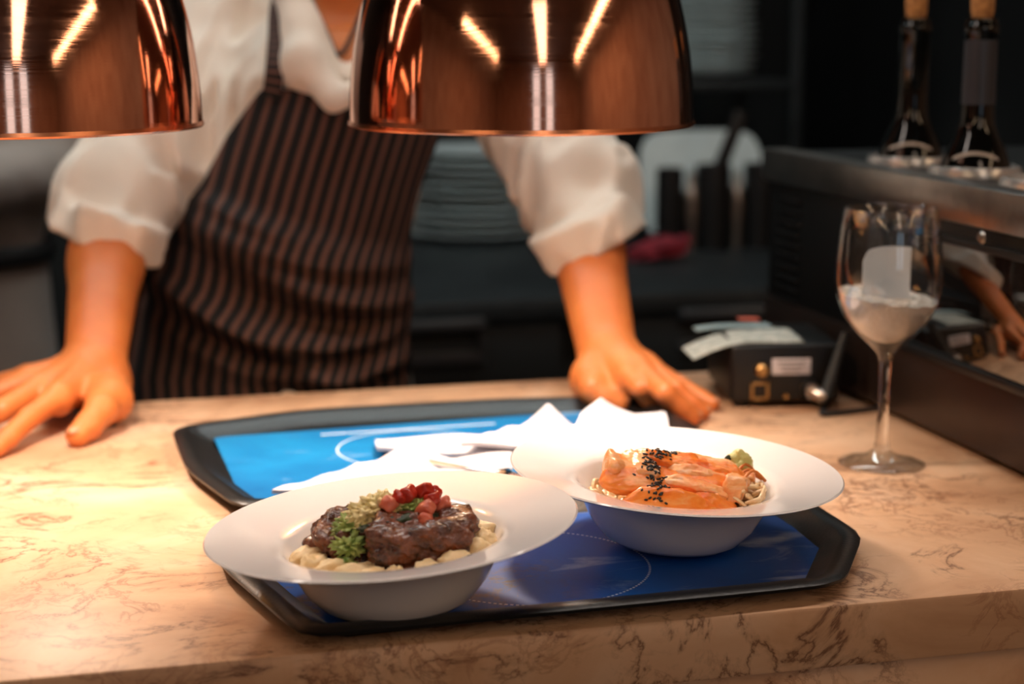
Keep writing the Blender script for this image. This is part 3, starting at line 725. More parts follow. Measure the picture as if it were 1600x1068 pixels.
MB().box(((AX0+AX1)/2, YC, AZ0+0.006), (AX1-AX0-0.04, YL-0.024, 0.012)).build('bottom_panel', 'black_plastic', ap)
for x in (AX0+0.04, AX1-0.04):
    for y in (AY0+0.05, AY1-0.05): MB().lathe([(0, 0), (0.014, 0), (0.016, 0.008), (0, 0.008)], (x, y, CT), 16).build('foot', 'black_plastic', ap)
# top plate with round wells
wells = [(0.862, 1.660), (0.862, 1.525), (0.862, 1.390), (0.862, 1.255)]
tp = MB(); wr = 0.0375; cxs = (0.862-0.062, 0.862+0.062); z = 1.162; seg = 32
edges_y = [AY1]+[1.660+0.0675-0.135*k for k in range(5)]+[AY0]
def strip(x0, x1, y0, y1): tp.box(((x0+x1)/2, (y0+y1)/2, z-0.002), (x1-x0, y1-y0, 0.004))
strip(AX0+0.022, cxs[0], AY0, AY1); strip(cxs[1], AX1, AY0, AY1)
strip(cxs[0], cxs[1], edges_y[1], AY1); strip(cxs[0], cxs[1], AY0, edges_y[5])
for k, (wx, wy) in enumerate(wells):
    y0, y1 = wy-0.0675, wy+0.0675; cir = []; sq = []
    for i in range(seg):
        a = 2*math.pi*(i+0.5)/seg; c, s = math.cos(a), math.sin(a); cir.append((wx+wr*c, wy+wr*s, z))
        f = min(0.062/max(abs(c), 1e-6), 0.0675/max(abs(s), 1e-6)); sq.append((wx+f*c, wy+f*s, z))
    low = [(x, y, z-0.2) for x, y, _ in cir]
    tp.rings([sq, cir, low], False, False)
tp.build('top_plate', 'black_plastic', ap, smooth=False)
for k, (wx, wy) in enumerate(wells):
    MB().lathe([(wr, 0.0), (wr+0.0005, 0.006), (wr+0.003, 0.009), (wr+0.006, 0.008), (wr+0.008, 0.002), (wr+0.008, 0.0)], (wx, wy, z), 40, close=True).build('well_ring', 'ring_white', ap)
# bottles
def bottle(wx, wy, zb, label, foil=True, grey=True):
    r = empty('wine_bottle', (wx, wy, zb), label, 'bottle', 'wine bottles in the cooler')
    P = [(0.0, 0.004), (0.026, 0.0), (0.034, 0.003), (0.0355, 0.012), (0.0355, 0.163), (0.0335, 0.178), (0.0275, 0.194), (0.0205, 0.207), (0.0165, 0.218), (0.0154, 0.235), (0.0150, 0.302), (0.0165, 0.303), (0.0168, 0.311), (0.0150, 0.313), (0.0145, 0.318), (0.0100, 0.3185), (0.0095, 0.29), (0.0, 0.29)]
    MB().lathe(P, (wx, wy, zb), 40).build('glass_body', 'bottle_glass', r, angle=60)
    if grey: MB().lathe([(0.0163, 0.236), (0.0160, 0.262), (0.0156, 0.297), (0.0150, 0.2975), (0.0150, 0.236)], (wx, wy, zb), 32, close=True).build('neck_sleeve', 'foil', r)
    MB().lathe([(0.0, 0.292), (0.0094, 0.292), (0.0098, 0.319), (0.0112, 0.325), (0.0112, 0.349), (0.0100, 0.352), (0.0, 0.352)], (wx, wy, zb), 24).build('cork', 'cork', r)
    # arched label print round the shoulder, facing the guests
    ad = math.atan2(-wy, -wx)
    for (zz, rr, h) in ((0.192, 0.0300, 0.0028),):
        A = []; B = []
        for k in range(17):
            t_ = (k/16-0.5)*1.5; a = ad+t_; dz = -0.006*(t_/0.75)**2
            # follow the shoulder: interpolate radius at that height
            zr = zz+dz; R0 = np.interp(zr, [p[1] for p in P[4:9]], [p[0] for p in P[4:9]])+0.0005; zr2 = zr-h; R1 = np.interp(zr2, [p[1] for p in P[4:9]], [p[0] for p in P[4:9]])+0.0005
            A.append((wx+R0*math.cos(a), wy+R0*math.sin(a), zb+zr)); B.append((wx+R1*math.cos(a), wy+R1*math.sin(a), zb+zr2))
        V = A+B; n = len(A); meshobj('label_arc', V, [(n+k, n+k+1, k+1, k) for k in range(n-1)], 'label_cream', r)
bottle(0.862, 1.660, 0.994, 'dark wine bottle with a cork and black neck, farther one in the cooler', grey=False)
bottle(0.862, 1.525, 0.994, 'dark wine bottle with a cork and grey neck sleeve, nearer one in the cooler')

# =================================================================== BLACK DEVICE WITH ANTENNA
d0 = Zp(1141, 638); d1 = Zp(1265, 636); ux = (d1-d0)/np.linalg.norm(d1-d0); uy = np.array([-ux[1], ux[0], 0]); rzD = math.atan2(ux[1], ux[0])
DL, DD, DH = 0.114, 0.128, 0.066
dc = d0+ux*DL/2+uy*DD/2
dv_ = empty('network_device', (dc[0], dc[1], CT), 'black boxy device with a white sticker, round jack and stubby antenna beside the cooler', 'device')
MB().box((dc[0], dc[1], CT+DH/2+0.003), (DL, DD, DH-0.006), 0.005, rzD, 3).build('housing', 'black_plastic', dv_)
for sx in (-1, 1):
    for sy in (-1, 1):
        q = dc+ux*sx*(DL/2-0.014)+uy*sy*(DD/2-0.014); MB().lathe([(0, 0), (0.008, 0), (0.009, 0.004), (0, 0.004)], (q[0], q[1], CT), 12).build('rubber_foot', 'cord_black', dv_)
def onface(u, h, out=0.0): p = d0+ux*u-uy*out; return np.array([p[0], p[1], CT+h])
toface = Vector((0, 0, 1)).rotation_difference(Vector((-uy[0], -uy[1], 0)))
c = onface(0.062, 0.043, 0.0004); tag(MB().box(c, (0.040, 0.0012, 0.0165), 0.0004, rzD).build('sticker', 'paper_white', dv_), 'white printed sticker')
for k in range(3):
    c = onface(0.062, 0.0475-0.0045*k, 0.0011); MB().box(c, (0.030-0.006*k, 0.0004, 0.0011), 0, rzD).build('print_line', 'steel_dark', dv_)
MB().lathe([(0.0, 0.009), (0.0045, 0.009), (0.0065, 0.007), (0.0075, 0.0), (0.0, 0.0)], onface(0.031, 0.040, 0.0), 24, toface).build('round_jack', 'brass', dv_)
pf = MB()
for (du, dh, w_, h_) in ((0, 0.008, 0.019, 0.003), (0, -0.008, 0.019, 0.003), (-0.008, 0, 0.003, 0.019), (0.008, 0, 0.003, 0.019)):
    pf.box(onface(0.030+du, 0.018+dh, 0.0008), (w_, 0.002, h_), 0.0004, rzD)
pf.build('port_frame', 'brass', dv_)
MB().lathe([(0, 0.003), (0.0025, 0.003), (0.003, 0.0), (0, 0)], onface(0.057, 0.012, 0), 12, toface).build('small_screw', 'brass', dv_)
pl = MB().lathe([(0.0, 0.016), (0.0075, 0.016), (0.0085, 0.013), (0.0085, 0.004), (0.0095, 0.0), (0.0, 0.0)], onface(0.082, 0.019, 0.0), 24, toface).build('antenna_plug', 'steel', dv_)
e0 = onface(0.094, 0.016, 0.020); e1 = onface(0.112, 0.080, 0.016)
MB().tube([onface(0.082, 0.019, 0.012), onface(0.089, 0.016, 0.019), e0], [0.006, 0.0075, 0.0075], 14).build('elbow_joint', 'steel', dv_)
MB().tube([e0, e0*0.8+e1*0.2, e0*0.3+e1*0.7, e1], [0.0072, 0.0066, 0.0050, 0.0038], 14).build('antenna', 'steel_dark', dv_)
# receipts drooping over the left edge of the device
def paper_sheet(u0, u1, v0, v1, h, droop, mat, label, seed):
    V = []; n = 16; m = 5; g = np.random.default_rng(seed); ph = g.random()*6
    for layer in (0, 1):
        for j in range(m):
            for i in range(n):
                u = u0+(u1-u0)*i/(n-1); vv = v0+(v1-v0)*j/(m-1); hh = h
                if u < 0.02: hh -= droop*((0.02-u)/0.06)**1.6
                hh += 0.0012*math.sin(30*u+ph+vv*20)+0.0012
                p = d0+ux*u+uy*vv; V.append((p[0], p[1], CT+hh+0.0008*layer))
    F = []; N = n*m
    for j in range(m-1):
        for i in range(n-1):
            q = (j*n+i, j*n+i+1, (j+1)*n+i+1, (j+1)*n+i); F.append(tuple(N+k for k in q)); F.append(q[::-1])
    rim = [i for i in range(n)]+[j*n+n-1 for j in range(1, m)]+[(m-1)*n+i for i in range(n-2, -1, -1)]+[j*n for j in range(m-2, 0, -1)]
    for k in range(len(rim)): x, y = rim[k], rim[(k+1) % len(rim)]; F.append((x, y, N+y, N+x))
    o = meshobj('paper_slip', V, F, mat, angle=40); tag(o, label, 'paper', 'paper slips on the black device')
simple('slip_white', (206, 206, 196), 0.8, c2=(120, 132, 128), scale=130)
simple('slip_red', (206, 96, 76), 0.8, c2=(180, 90, 70), scale=60)
simple('slip_blue', (150, 168, 170), 0.8, c2=(110, 130, 134), scale=60)
paper_sheet(-0.038, 0.075, 0.004, 0.075, DH+0.001, 0.020, 'slip_white', 'pale printed paper slip drooping over the left edge of the black device', 1)
paper_sheet(-0.022, 0.060, 0.078, 0.104, DH+0.003, 0.008, 'slip_blue', 'bluish paper slip behind the drooping one on the black device', 2)
paper_sheet(0.030, 0.052, 0.106, 0.124, DH+0.006, 0.0, 'slip_red', 'small red paper slip on the black device', 3)
mb = MB().tube(spline([onface(0.100, 0.004, 0.004), Zp(1285, 646, CT+.003), Zp(1340, 641, CT+.003), Zp(1392, 633, CT+.003), Zp(1402, 622, CT+.003), (0.80, 1.66, CT+.0035)], 40), 0.0025, 8)
tag(mb.build('power_cable', 'cord_black'), 'thin black cable on the marble between device and cooler', 'cable')

# =================================================================== KITCHEN BEHIND
bx0, bx1, by0, by1 = 0.12, 1.52, 2.65, 3.75
bc = empty('work_counter', ((bx0+bx1)/2, (by0+by1)/2, 0), 'dark steel kitchen work counter with drawer fronts behind the person in striped apron', 'counter')
MB().box(((bx0+bx1)/2, (by0+by1)/2, 0.85), (bx1-bx0, by1-by0, 0.04), 0.004).build('worktop', 'steel_dark', bc)
MB().box(((bx0+bx1)/2, (by0+by1)/2+0.03, 0.43), (bx1-bx0-0.02, by1-by0-0.08, 0.79), 0.004).build('carcass', 'wall_dark', bc)
for k, x in enumerate((0.36, 1.05)):
    for zc, hh in ((0.715, 0.22), (0.40, 0.34)):
        dr = MB().box((x+0.1, 2.665, zc), (0.62, 0.022, hh), 0.004).build('drawer_front', 'wall_dark', bc)
        MB().box((x+0.1, 2.644, zc+0.118), (0.36, 0.020, 0.018), 0.004).build('drawer_handle', 'grey_pot', dr)
        MB().box((x+0.1, 2.650, zc+0.062), (0.36, 0.008, 0.022), 0.003).build('drawer_rail', 'grey_pot', dr)
        MB().box((x+0.275, 2.650, zc+0.09), (0.012, 0.008, 0.05), 0.003).build('drawer_end', 'grey_pot', dr)
PL = [(0.0, 0.0), (0.06, 0.0), (0.066, 0.004), (0.095, 0.010), (0.125, 0.016), (0.127, 0.018), (0.124, 0.019), (0.094, 0.0125), (0.064, 0.006), (0.0, 0.006)]
def plate_stack(cx, cy, z, n, dz, label, group, scale=1.0, jit=0.004):
    first = None
    for k in range(n):
        x, y = cx+random.uniform(-jit, jit), cy+random.uniform(-jit, jit)
        if first is None:
            first = MB().lathe([(r*scale, h) for r, h in PL], (x, y, z), 40).build('dinner_plate', 'plate_grey', angle=50, origin=np.array([x, y, z])); o = first
        else:
            o = first.copy(); COL.objects.link(o); o.location = (x, y, z+k*dz)
        tag(o, label, 'plate', group)
plate_stack(0.817, 3.45, 0.87, 11, 0.0165, 'white dinner plate in the blurred stack on the work counter', 'stacked plates on the work counter', 1.12, 0.010)
# wire shelf over the counter with another stack
sh = empty('kitchen_shelf', (1.25, 3.40, 0.87), 'dark metal shelf rack standing on the work counter', 'shelf')
MB().box((1.215, 3.46, 1.180), (0.49, 0.32, 0.018), 0.003).build('shelf_board', 'steel_dark', sh)
MB().box((1.215, 3.46, 1.66), (0.49, 0.32, 0.018), 0.003).build('shelf_board', 'steel_dark', sh)
for x in (0.975, 1.455):
    for y in (3.31, 3.61): MB().box((x, y, 1.42), (0.022, 0.022, 1.10), 0.003).build('post', 'steel_dark', sh)
plate_stack(1.30, 3.45, 1.190, 13, 0.0145, 'white plate in the blurred stack on the upper kitchen shelf', 'stacked plates on the upper shelf', 0.92)
# white rounded chopping board leaning on the wall
bd = [(-0.13, 0.0), (0.13, 0.0), (0.13, 0.17), (0.115, 0.205), (0.085, 0.22), (-0.085, 0.22), (-0.115, 0.205), (-0.13, 0.17)]
P = chaikin(bd, 2, 0.2); cxb = 1.238
mb = MB().rings([[(cxb+x, 3.235+0.2*z, 0.872+z) for x, z in P], [(cxb+x, 3.247+0.2*z, 0.872+z) for x, z in P]])
tag(mb.build('chopping_board', 'white_plastic', angle=40), 'white rounded chopping board leaning under the kitchen shelf', 'board')
def canister(x, y, h, r, label):
    e = empty('utensil_canister', (x, y, 0.87), label, 'canister', 'black canisters on the work counter')
    MB().lathe([(0.0, 0.0), (r, 0.0), (r*1.02, 0.01), (r*1.02, h-0.01), (r, h), (r*0.9, h), (r*0.9, 0.02), (0.0, 0.02)], (x, y, 0.87), 28).build('body', 'black_plastic', e)
    MB().lathe([(r*1.03, h*0.45), (r*1.05, h*0.5), (r*1.03, h*0.55), (r*0.99, h*0.5)], (x, y, 0.90), 28, close=True).build('band', 'black_plastic', e)
cans = [canister(1.129, 3.15, 0.16, 0.026, 'black canister left of the steel bottle on the work counter'), canister(1.218, 3.15, 0.165, 0.034, 'black canister with a knife handle standing in it'), canister(1.314, 3.15, 0.165, 0.030, 'rightmost black canister on the work counter')]
for k, (x, lb) in enumerate(((1.173, 'slim steel bottle between the two left canisters'), (1.267, 'slim steel bottle between the two right canisters'))):
    mb = MB().lathe([(0.0, 0.0), (0.014, 0.0), (0.016, 0.01), (0.016, 0.10), (0.012, 0.12), (0.007, 0.13), (0.007, 0.15), (0.0, 0.15)], (x, 3.15, 0.87), 20)
    tag(mb.build('steel_bottle', 'steel', angle=50), lb, 'bottle', 'slim steel bottles')
kn = empty('kitchen_knife', (1.218, 3.15, 0.90), 'black handled knife standing tilted in the middle canister', 'knife')
MB().box((1.250, 3.15, 1.075), (0.026, 0.018, 0.13), 0.005, rot=Matrix.Rotation(R(22), 3, 'Y').to_quaternion()).build('handle', 'black_plastic', kn)
MB().box((1.214, 3.15, 0.965), (0.022, 0.002, 0.12), 0.0008, rot=Matrix.Rotation(R(10), 3, 'Y').to_quaternion()).build('blade', 'steel', kn)
pt = empty('cooking_pot', (1.02, 3.38, 0.87), 'grey metal pot on the work counter behind the white sleeve', 'pot')
MB().lathe([(0.0, 0.0), (0.058, 0.0), (0.064, 0.006), (0.066, 0.17), (0.069, 0.173), (0.064, 0.175), (0.061, 0.17), (0.059, 0.01), (0.0, 0.01)], (1.02, 3.38, 0.87), 36).build('body', 'grey_pot', pt)
MB().tube(spline([(1.085, 3.38, 1.02), (1.115, 3.38, 1.025), (1.12, 3.38, 0.97), (1.086, 3.38, 0.935)], 14), 0.006, 8).build('handle', 'black_plastic', pt)
V, F = lump((1.07, 3.03, 0.892), (0.060, 0.04, 0.018), 4, amp=0.4, freq=1.8, sub=4, tilt=(0.0, -0.22))
tag(meshobj('kitchen_cloth', V, F, 'red_cloth'), 'dark red folded cloth at the edge of the work counter', 'cloth')
# tall dark cabinet filling the right of the kitchen
tc = empty('tall_cabinet', (2.22, 2.75, 0), 'tall black cabinet behind the bottle cooler', 'cabinet')
MB().box((2.32, 3.2, 1.2), (1.38, 1.0, 2.4), 0.006).build('body', 'black_plastic', tc)
for k, x in enumerate((1.98, 2.66)):
    dr = MB().box((x, 2.69, 1.2), (0.66, 0.02, 2.3), 0.004).build('door', 'wall_dark', tc)
    MB().tube([(x+(0.26 if k == 0 else -0.26), 2.665, 1.0), (x+(0.26 if k == 0 else -0.26), 2.665, 1.4)], 0.008, 8).build('handle', 'steel_dark', dr)

# =================================================================== PEOPLE
def table_sdf(P, T):
    z, cx, a, cy, b = T.T
    X = np.interp(P[:, 2], z, cx); A = np.interp(P[:, 2], z, a); Yc = np.interp(P[:, 2], z, cy); B = np.interp(P[:, 2], z, b)
    q = np.sqrt(((P[:, 0]-X)/A)**2+((P[:, 1]-Yc)/B)**2)
    d = (q-1)*np.minimum(A, B)
    return np.maximum(d, np.maximum(P[:, 2]-z.max(), z.min()-P[:, 2]))
# chef torso cross sections from waist to shoulders
rows = []
for py, L, Rr, cy, b in ((30, 430, 690, 2.045, .075), (70, 385, 715, 2.035, .098), (120, 360, 715, 2.03, .112), (200, 350, 692, 2.035, .115), (300, 318, 664, 2.05, .112), (400, 268, 648, 2.065, .112), (520, 240, 648, 2.075, .118), (640, 218, 650, 2.08, .122), (760, 214, 655, 2.08, .12)):
    l = Yp(L, py, 2.0); r_ = Yp(Rr, py, 2.0); rows.append((l[2], (l[0]+r_[0])/2, (r_[0]-l[0])/2, cy, b))
T = np.array(rows)[::-1]
T = np.vstack([[0.42, T[0, 1], T[0, 2], 2.085, 0.125], T])
SHL, ELL, CUL, WRL = Dp(345, 62, 2.12), Dp(176, 318, 1.955), Dp(162, 388, 1.905), Zp(149, 566, .968)
SHR, ELR, CUR, WRR = Dp(765, 72, 2.13), Dp(900, 293, 1.985), Dp(929, 396, 1.908), Zp(947, 543, .976)
NB, NT_, HD = Dp(548, 40, 2.13), Dp(556, -95, 2.09), Dp(566, -230, 2.04)
def unit(v): return v/np.linalg.norm(v)
def ridge(P, seed, f, n, st=(1, 1, 1)): return 0.5-np.abs(wav(P, seed, f, n, st))*1.6
def sleeve_fold(P): return -0.009*ridge(P, 11, 13, 3, (1, 1, .6))+0.003*wav(P, 12, 9, 4)
VN0, VN1 = Dp(541, 84, 1.93), Dp(545, -70, 1.98)
cutL, cutR = CUL-unit(ELL-CUL)*0.012, CUR-unit(ELR-CUR)*0.012
nL = unit(-RGT*.38-UPV*.93+FWD*.10); nR = unit(RGT*.47-UPV*.88+FWD*.10)
def shirt_sdf(P):
    d = table_sdf(P, T)
    d = smin(d, caps(P, Dp(440, 60, 2.12), SHL, .075, .072), .05); d = smin(d, caps(P, Dp(650, 60, 2.12), SHR, .075, .072), .05)
    aL = smin(caps(P, SHL, ELL, .074, .064), caps(P, ELL, CUL-nL*-.03, .064, .0585), .02)
    aR = smin(caps(P, SHR, ELR, .076, .066), caps(P, ELR, CUR+nR*.03, .066, .058), .02)
    # rolled cuffs
    aL = smin(aL, smax(caps(P, CUL-nL*.05, CUL+nL*.03, .061, .0615), -((P-CUL)@nL+.045), .006), .004)
    aR = smin(aR, smax(caps(P, CUR-nR*.05, CUR+nR*.03, .0600, .0605), -((P-CUR)@nR+.045), .006), .004)
    f = sleeve_fold(P)
    aL = aL+f; aR = aR+f
    aL = smax(aL, (P-CUL)@nL, .004); aR = smax(aR, (P-CUR)@nR, .004)
    aL = smax(aL, -smax(caps(P, CUL-nL*.015, CUL+nL*.06, .043, .052), -((P-CUL)@nL+.012), .006), .004)
    aR = smax(aR, -smax(caps(P, CUR-nR*.015, CUR+nR*.06, .043, .051), -((P-CUR)@nR+.012), .006), .004)
    d = d-0.011*ridge(P, 21, 11, 3, (1, 1, .6))
    d = smin(d, aL, .03); d = smin(d, aR, .03)
    # chest of the open shirt hanging forward over the bib, and collar
    wv_ = .004*wav(P, 31, 12, 4)
    d = smin(d, caps(P, Dp(475, -10, 1.965), Dp(478, 95, 1.905), .032, .024)+wv_, .02)
    d = smin(d, caps(P, Dp(478, 95, 1.905), Dp(520, 152, 1.885), .024, .017)+wv_, .014)
    d = smin(d, caps(P, Dp(452, 60, 1.93), Dp(462, 116, 1.900), .012, .012), .012)
    d = smin(d, caps(P, Dp(610, -10, 1.965), Dp(575, 140, 1.890), .032, .020)+wv_, .02)
    d = smin(d, caps(P, Dp(470, 0, 2.03), NB+np.array([-.05, .02, .05]), .03, .02), .02); d = smin(d, caps(P, Dp(620, 0, 2.03), NB+np.array([.06, .02, .05]), .03, .02), .02)
    v = caps(P*np.array([1, .12, 1]), VN0*np.array([1, .12, 1]), VN1*np.array([1, .12, 1]), .010, .074)
    v = np.maximum(v, P[:, 1]-2.13)
    d = smax(d, -v, .008)
    nk = caps(P, NB-np.array([0, 0, .02]), NT_, .058, .062)
    return smax(d, -nk, .006)
chef = empty('person', (0.26, 2.1, 0.0), 'person in white shirt and black striped apron leaning both hands on the counter', 'person')
def loc_bounds(pts, m): A = np.array(pts); return A.min(0)-m, A.max(0)+m
lo, hi = loc_bounds([SHL, ELL, CUL, SHR, ELR, CUR, (0.2, 1.95, 0.86), (0.3, 2.2, 1.36)], 0.10)
lo[2] = 0.86; V, F = nets(shirt_sdf, lo, hi, 0.0048, 1)
meshobj('shirt', V, F, 'shirt_white', chef)
# ---- body: arms with hands, neck and head, torso, legs
def chain(P, pts, rad, k):
    d = None
    for i in range(len(pts)-1):
        c = caps(P, pts[i], pts[i+1], rad[i], rad[i+1]); d = c if d is None else smin(d, c, k)
    return d
def hand_sdf(P, W_, EL, H, rev):
    # forearm: thick below the elbow, tapering to a flat wrist
    ax = unit(W_-EL); side = unit(np.cross(ax, FWD)); Lf = np.linalg.norm(W_-EL)
    d = caps(P, EL, EL+ax*Lf*.40, .034, .0385)
    d = smin(d, caps(P, EL+ax*Lf*.35, W_, .0375, .0245), .02)
    d = smin(d, caps(P, EL+ax*Lf*.5+side*.010, W_+side*.009, .026, .0215), .012); d = smin(d, caps(P, EL+ax*Lf*.5-side*.009, W_-side*.009, .026, .0215), .012)
    # palm
    for i, f in enumerate(('index', 'middle', 'ring', 'pinky')):
        m = H[f][0]; d = smin(d, caps(P, W_+ax*.012, m, .0215, (.0135, .0132, .0125, .0115)[i]), .014)
    d = smin(d, caps(P, H['index'][0]-np.array([0, 0, .006]), H['pinky'][0]-np.array([0, 0, .006]), .0125, .011), .008)
    d = smin(d, chain(P, H['heel'], [.020]*len(H['heel']), .01), .014)
    # tendons over the back of the hand
    for f in ('index', 'middle', 'ring'):
        m = H[f][0]; d = smin(d, caps(P, W_*0.55+m*0.45+np.array([0, 0, .0135]), m+np.array([0, 0, .0085]), .003, .0045), .006)
    d = smin(d, chain(P, H['thumb'], [.0185, .0150, .0125, .0112], .006), .012)
    fd = None
    for f, r0 in (('index', .0105), ('middle', .0108), ('ring', .0102), ('pinky', .0088)):
        c = chain(P, H[f], [r0*1.15, r0*1.02, r0*.92, r0*.84], .003)
        fd = c if fd is None else np.minimum(fd, c)
    return smin(d, fd, .006)
HL = dict(index=[Zp(92, 620, .955), Zp(46, 652, .945), Zp(14, 683, .935), Zp(-8, 702, .9285)],
          middle=[Zp(62, 606, .958), Zp(4, 640, .947), Zp(-34, 664, .935), Zp(-60, 676, .9285)],
          ring=[Zp(45, 594, .955), Zp(-22, 620, .943), Zp(-58, 638, .933), Zp(-84, 648, .928)],
          pinky=[Zp(44, 586, .948), Zp(-14, 600, .938), Zp(-42, 610, .931), Zp(-64, 618, .927)],
          thumb=[Zp(168, 612, .952), Zp(158, 640, .945), Zp(139, 664, .936), Zp(121, 680, .9305)], heel=[Zp(176, 628, .944), Zp(172, 600, .945), Zp(130, 610, .944)])
HR = dict(index=[Zp(983, 586, .960), Zp(1001, 606, .952), Zp(1013, 622, .940), Zp(1021, 631, .930)],
          middle=[Zp(999, 577, .964), Zp(1040, 614, .952), Zp(1066, 637, .937), Zp(1082, 650, .9285)],
          ring=[Zp(1011, 571, .962), Zp(1056, 609, .949), Zp(1082, 631, .936), Zp(1098, 643, .9285)],
          pinky=[Zp(1016, 573, .953), Zp(1064, 602, .941), Zp(1094, 619, .933), Zp(1114, 630, .928)],
          thumb=[Zp(922, 584, .955), Zp(926, 606, .946), Zp(945, 620, .938), Zp(966, 630, .932)], heel=[Zp(922, 600, .944), Zp(945, 590, .946), Zp(985, 596, .946)])
BV, BF = [], []
def addm(V, F):
    BF.extend((np.asarray(F)+len(BV)).tolist()); BV.extend(V.tolist())
for W_, EL, H in ((WRL, ELL, HL), (WRR, ELR, HR)):
    pts = [W_, EL]+[p for k in H for p in H[k]]
    lo, hi = loc_bounds(pts, .035); hi = np.maximum(hi, EL+.05)
    V, F = nets(lambda P: hand_sdf(P, W_, EL, H, 1), lo, hi, 0.0026, 1); addm(V, F)
def head_parts(P, c, nb, nt):
    # egg-shaped cranium, jaw, nose, ears, eye sockets; face looks towards -y
    d = ell(P, c+np.array([0, .012, .03]), (.076, .092, .085))
    d = smin(d, ell(P, c+np.array([0, -.018, -.045]), (.058, .066, .070)), .04)
    d = smin(d, ell(P, c+np.array([0, -.070, -.090]), (.024, .018, .018)), .03)
    d = smin(d, caps(P, c+np.array([0, -.086, .012]), c+np.array([0, -.104, -.030]), .007, .013), .014)
    for s in (-1, 1):
        d = smin(d, ell(P, c+np.array([s*.079, .012, -.008]), (.008, .020, .030)), .006)
        d = smax(d, -ell(P, c+np.array([s*.032, -.100, .010]), (.018, .018, .011)), .010)
        d = smin(d, caps(P, c+np.array([s*.012, -.088, .030]), c+np.array([s*.048, -.074, .030]), .006, .006), .012)
    d = smin(d, caps(P, c+np.array([-.020, -.080, -.062]), c+np.array([.020, -.080, -.062]), .006, .006), .010)
    return smin(d, caps(P, nb, nt, .060, .055), .03)
def chef_trunk(P):
    q = table_sdf(P, T)+.012
    q = smin(q, caps(P, Dp(440, 70, 2.12), SHL, .06, .056), .04); q = smin(q, caps(P, Dp(650, 70, 2.12), SHR, .06, .056), .04)
    q = smin(q, caps(P, SHL, ELL, .050, .040), .03); q = smin(q, caps(P, SHR, ELR, .050, .040), .03)
    q = smax(q, .80-P[:, 2], .01)
    return smin(q, head_parts(P, HD, NB, NT_), .03)
lo, hi = loc_bounds([SHL, ELL, SHR, ELR, HD+np.array([0, 0, .13]), (0.2, 1.92, 0.80), (0.3, 2.2, 0.9)], 0.07)
V, F = nets(chef_trunk, lo, hi, 0.0065, 1); addm(V, F)
meshobj('body', np.array(BV), BF, 'skin', chef)
def face_bits(c, parent, hair='hair_dark'):
    for s in (-1, 1):
        e = c+np.array([s*.032, -.0775, .010]); MB().lathe([(0.0118*math.sin(a), -0.0118*math.cos(a)) for a in np.linspace(0, math.pi, 10)], e, 16).build('eye', 'eye_white', parent)
        MB().lathe([(0.0055*math.sin(a), -0.0028*math.cos(a)) for a in np.linspace(0, math.pi, 7)], e+np.array([0, -.0105, -.001]), 14, Vector((0, 0, 1)).rotation_difference(Vector((0, -1, 0)))).build('iris', 'iris', parent)
        MB().tube(spline([c+np.array([s*.014, -.096, .030]), c+np.array([s*.034, -.092, .037]), c+np.array([s*.052, -.076, .030])], 10), [.003]*5+[.003]*5 if False else .0032, 6).build('eyebrow', hair, parent)
    MB().tube(spline([c+np.array([-.022, -.083, -.061]), c+np.array([0, -.090, -.059]), c+np.array([.022, -.083, -.061])], 10), .0042, 8).build('lips', 'lips', parent)
    def hs(P):
        d = ell(P, c+np.array([0, .020, .038]), (.083, .096, .088))+.004*wav(P, 5, 30, 6)
        d = smax(d, -(((P-c)@unit(np.array([0, .75, .55])))+.012), .01)
        return d
    V, F = nets(hs, c-.14, c+.15, .006, 1); meshobj('hair', V, F, hair, parent)
face_bits(HD, chef)
def nail(tip, prev, r, parent):
    d = unit(tip-prev); up = np.array([0, 0, 1.0]); up = unit(up-d*(up@d)); s = np.cross(d, up); c = tip+up*r*.72+d*r*.25
    mb = MB().lathe([(math.sin(a), -math.cos(a)) for a in np.linspace(0, math.pi, 8)], (0, 0, 0), 14); A = np.array(mb.V)
    V = c+A[:, :1]*d*r*.75+A[:, 1:2]*s*r*.62+A[:, 2:3]*up*r*.28; meshobj('fingernail', V, mb.F, 'nail', parent)
for H in (HL, HR):
    for f, r0 in (('index', .0086), ('middle', .0088), ('ring', .0083), ('pinky', .0072), ('thumb', .0108)): nail(H[f][3], H[f][2], r0, chef)
# ---- trousers and shoes (below the counter)
hipz = 0.88; hc = np.array([T[1, 1], 2.085, 0.0])
def trousers_sdf(P):
    d = None
    for s in (-1, 1):
        h = hc+np.array([s*.085, .01, .84]); k = hc+np.array([s*.10, -.01, .48]); a = hc+np.array([s*.105, .04, .075])
        c = smin(caps(P, h, k, .095, .066), caps(P, k, a, .066, .058), .03); d = c if d is None else smin(d, c, .02)
    d = smin(d, ell(P, hc+np.array([0, .01, .86]), (.165, .118, .10)), .03)+.002*wav(P, 3, 9, 5)
    return smax(d, P[:, 2]-.90, .01)
V, F = nets(trousers_sdf, hc+np.array([-.24, -.18, .0]), hc+np.array([.24, .2, .96]), .011, 1); meshobj('trousers', V, F, 'trousers_black', chef)
for s in (-1, 1):
    a = hc+np.array([s*.105, .04, 0])
    def sh_(P, a=a): return smax(smin(caps(P, a+np.array([0, .02, .045]), a+np.array([0, -.15, .035]), .045, .036), caps(P, a+np.array([0, .02, .05]), a+np.array([0, .02, .10]), .045, .045), .02), .004-P[:, 2], .004)
    V, F = nets(sh_, a+np.array([-.07, -.22, -.01]), a+np.array([.07, .1, .14]), .009, 1); meshobj('shoe', V, F, 'black_plastic', chef)
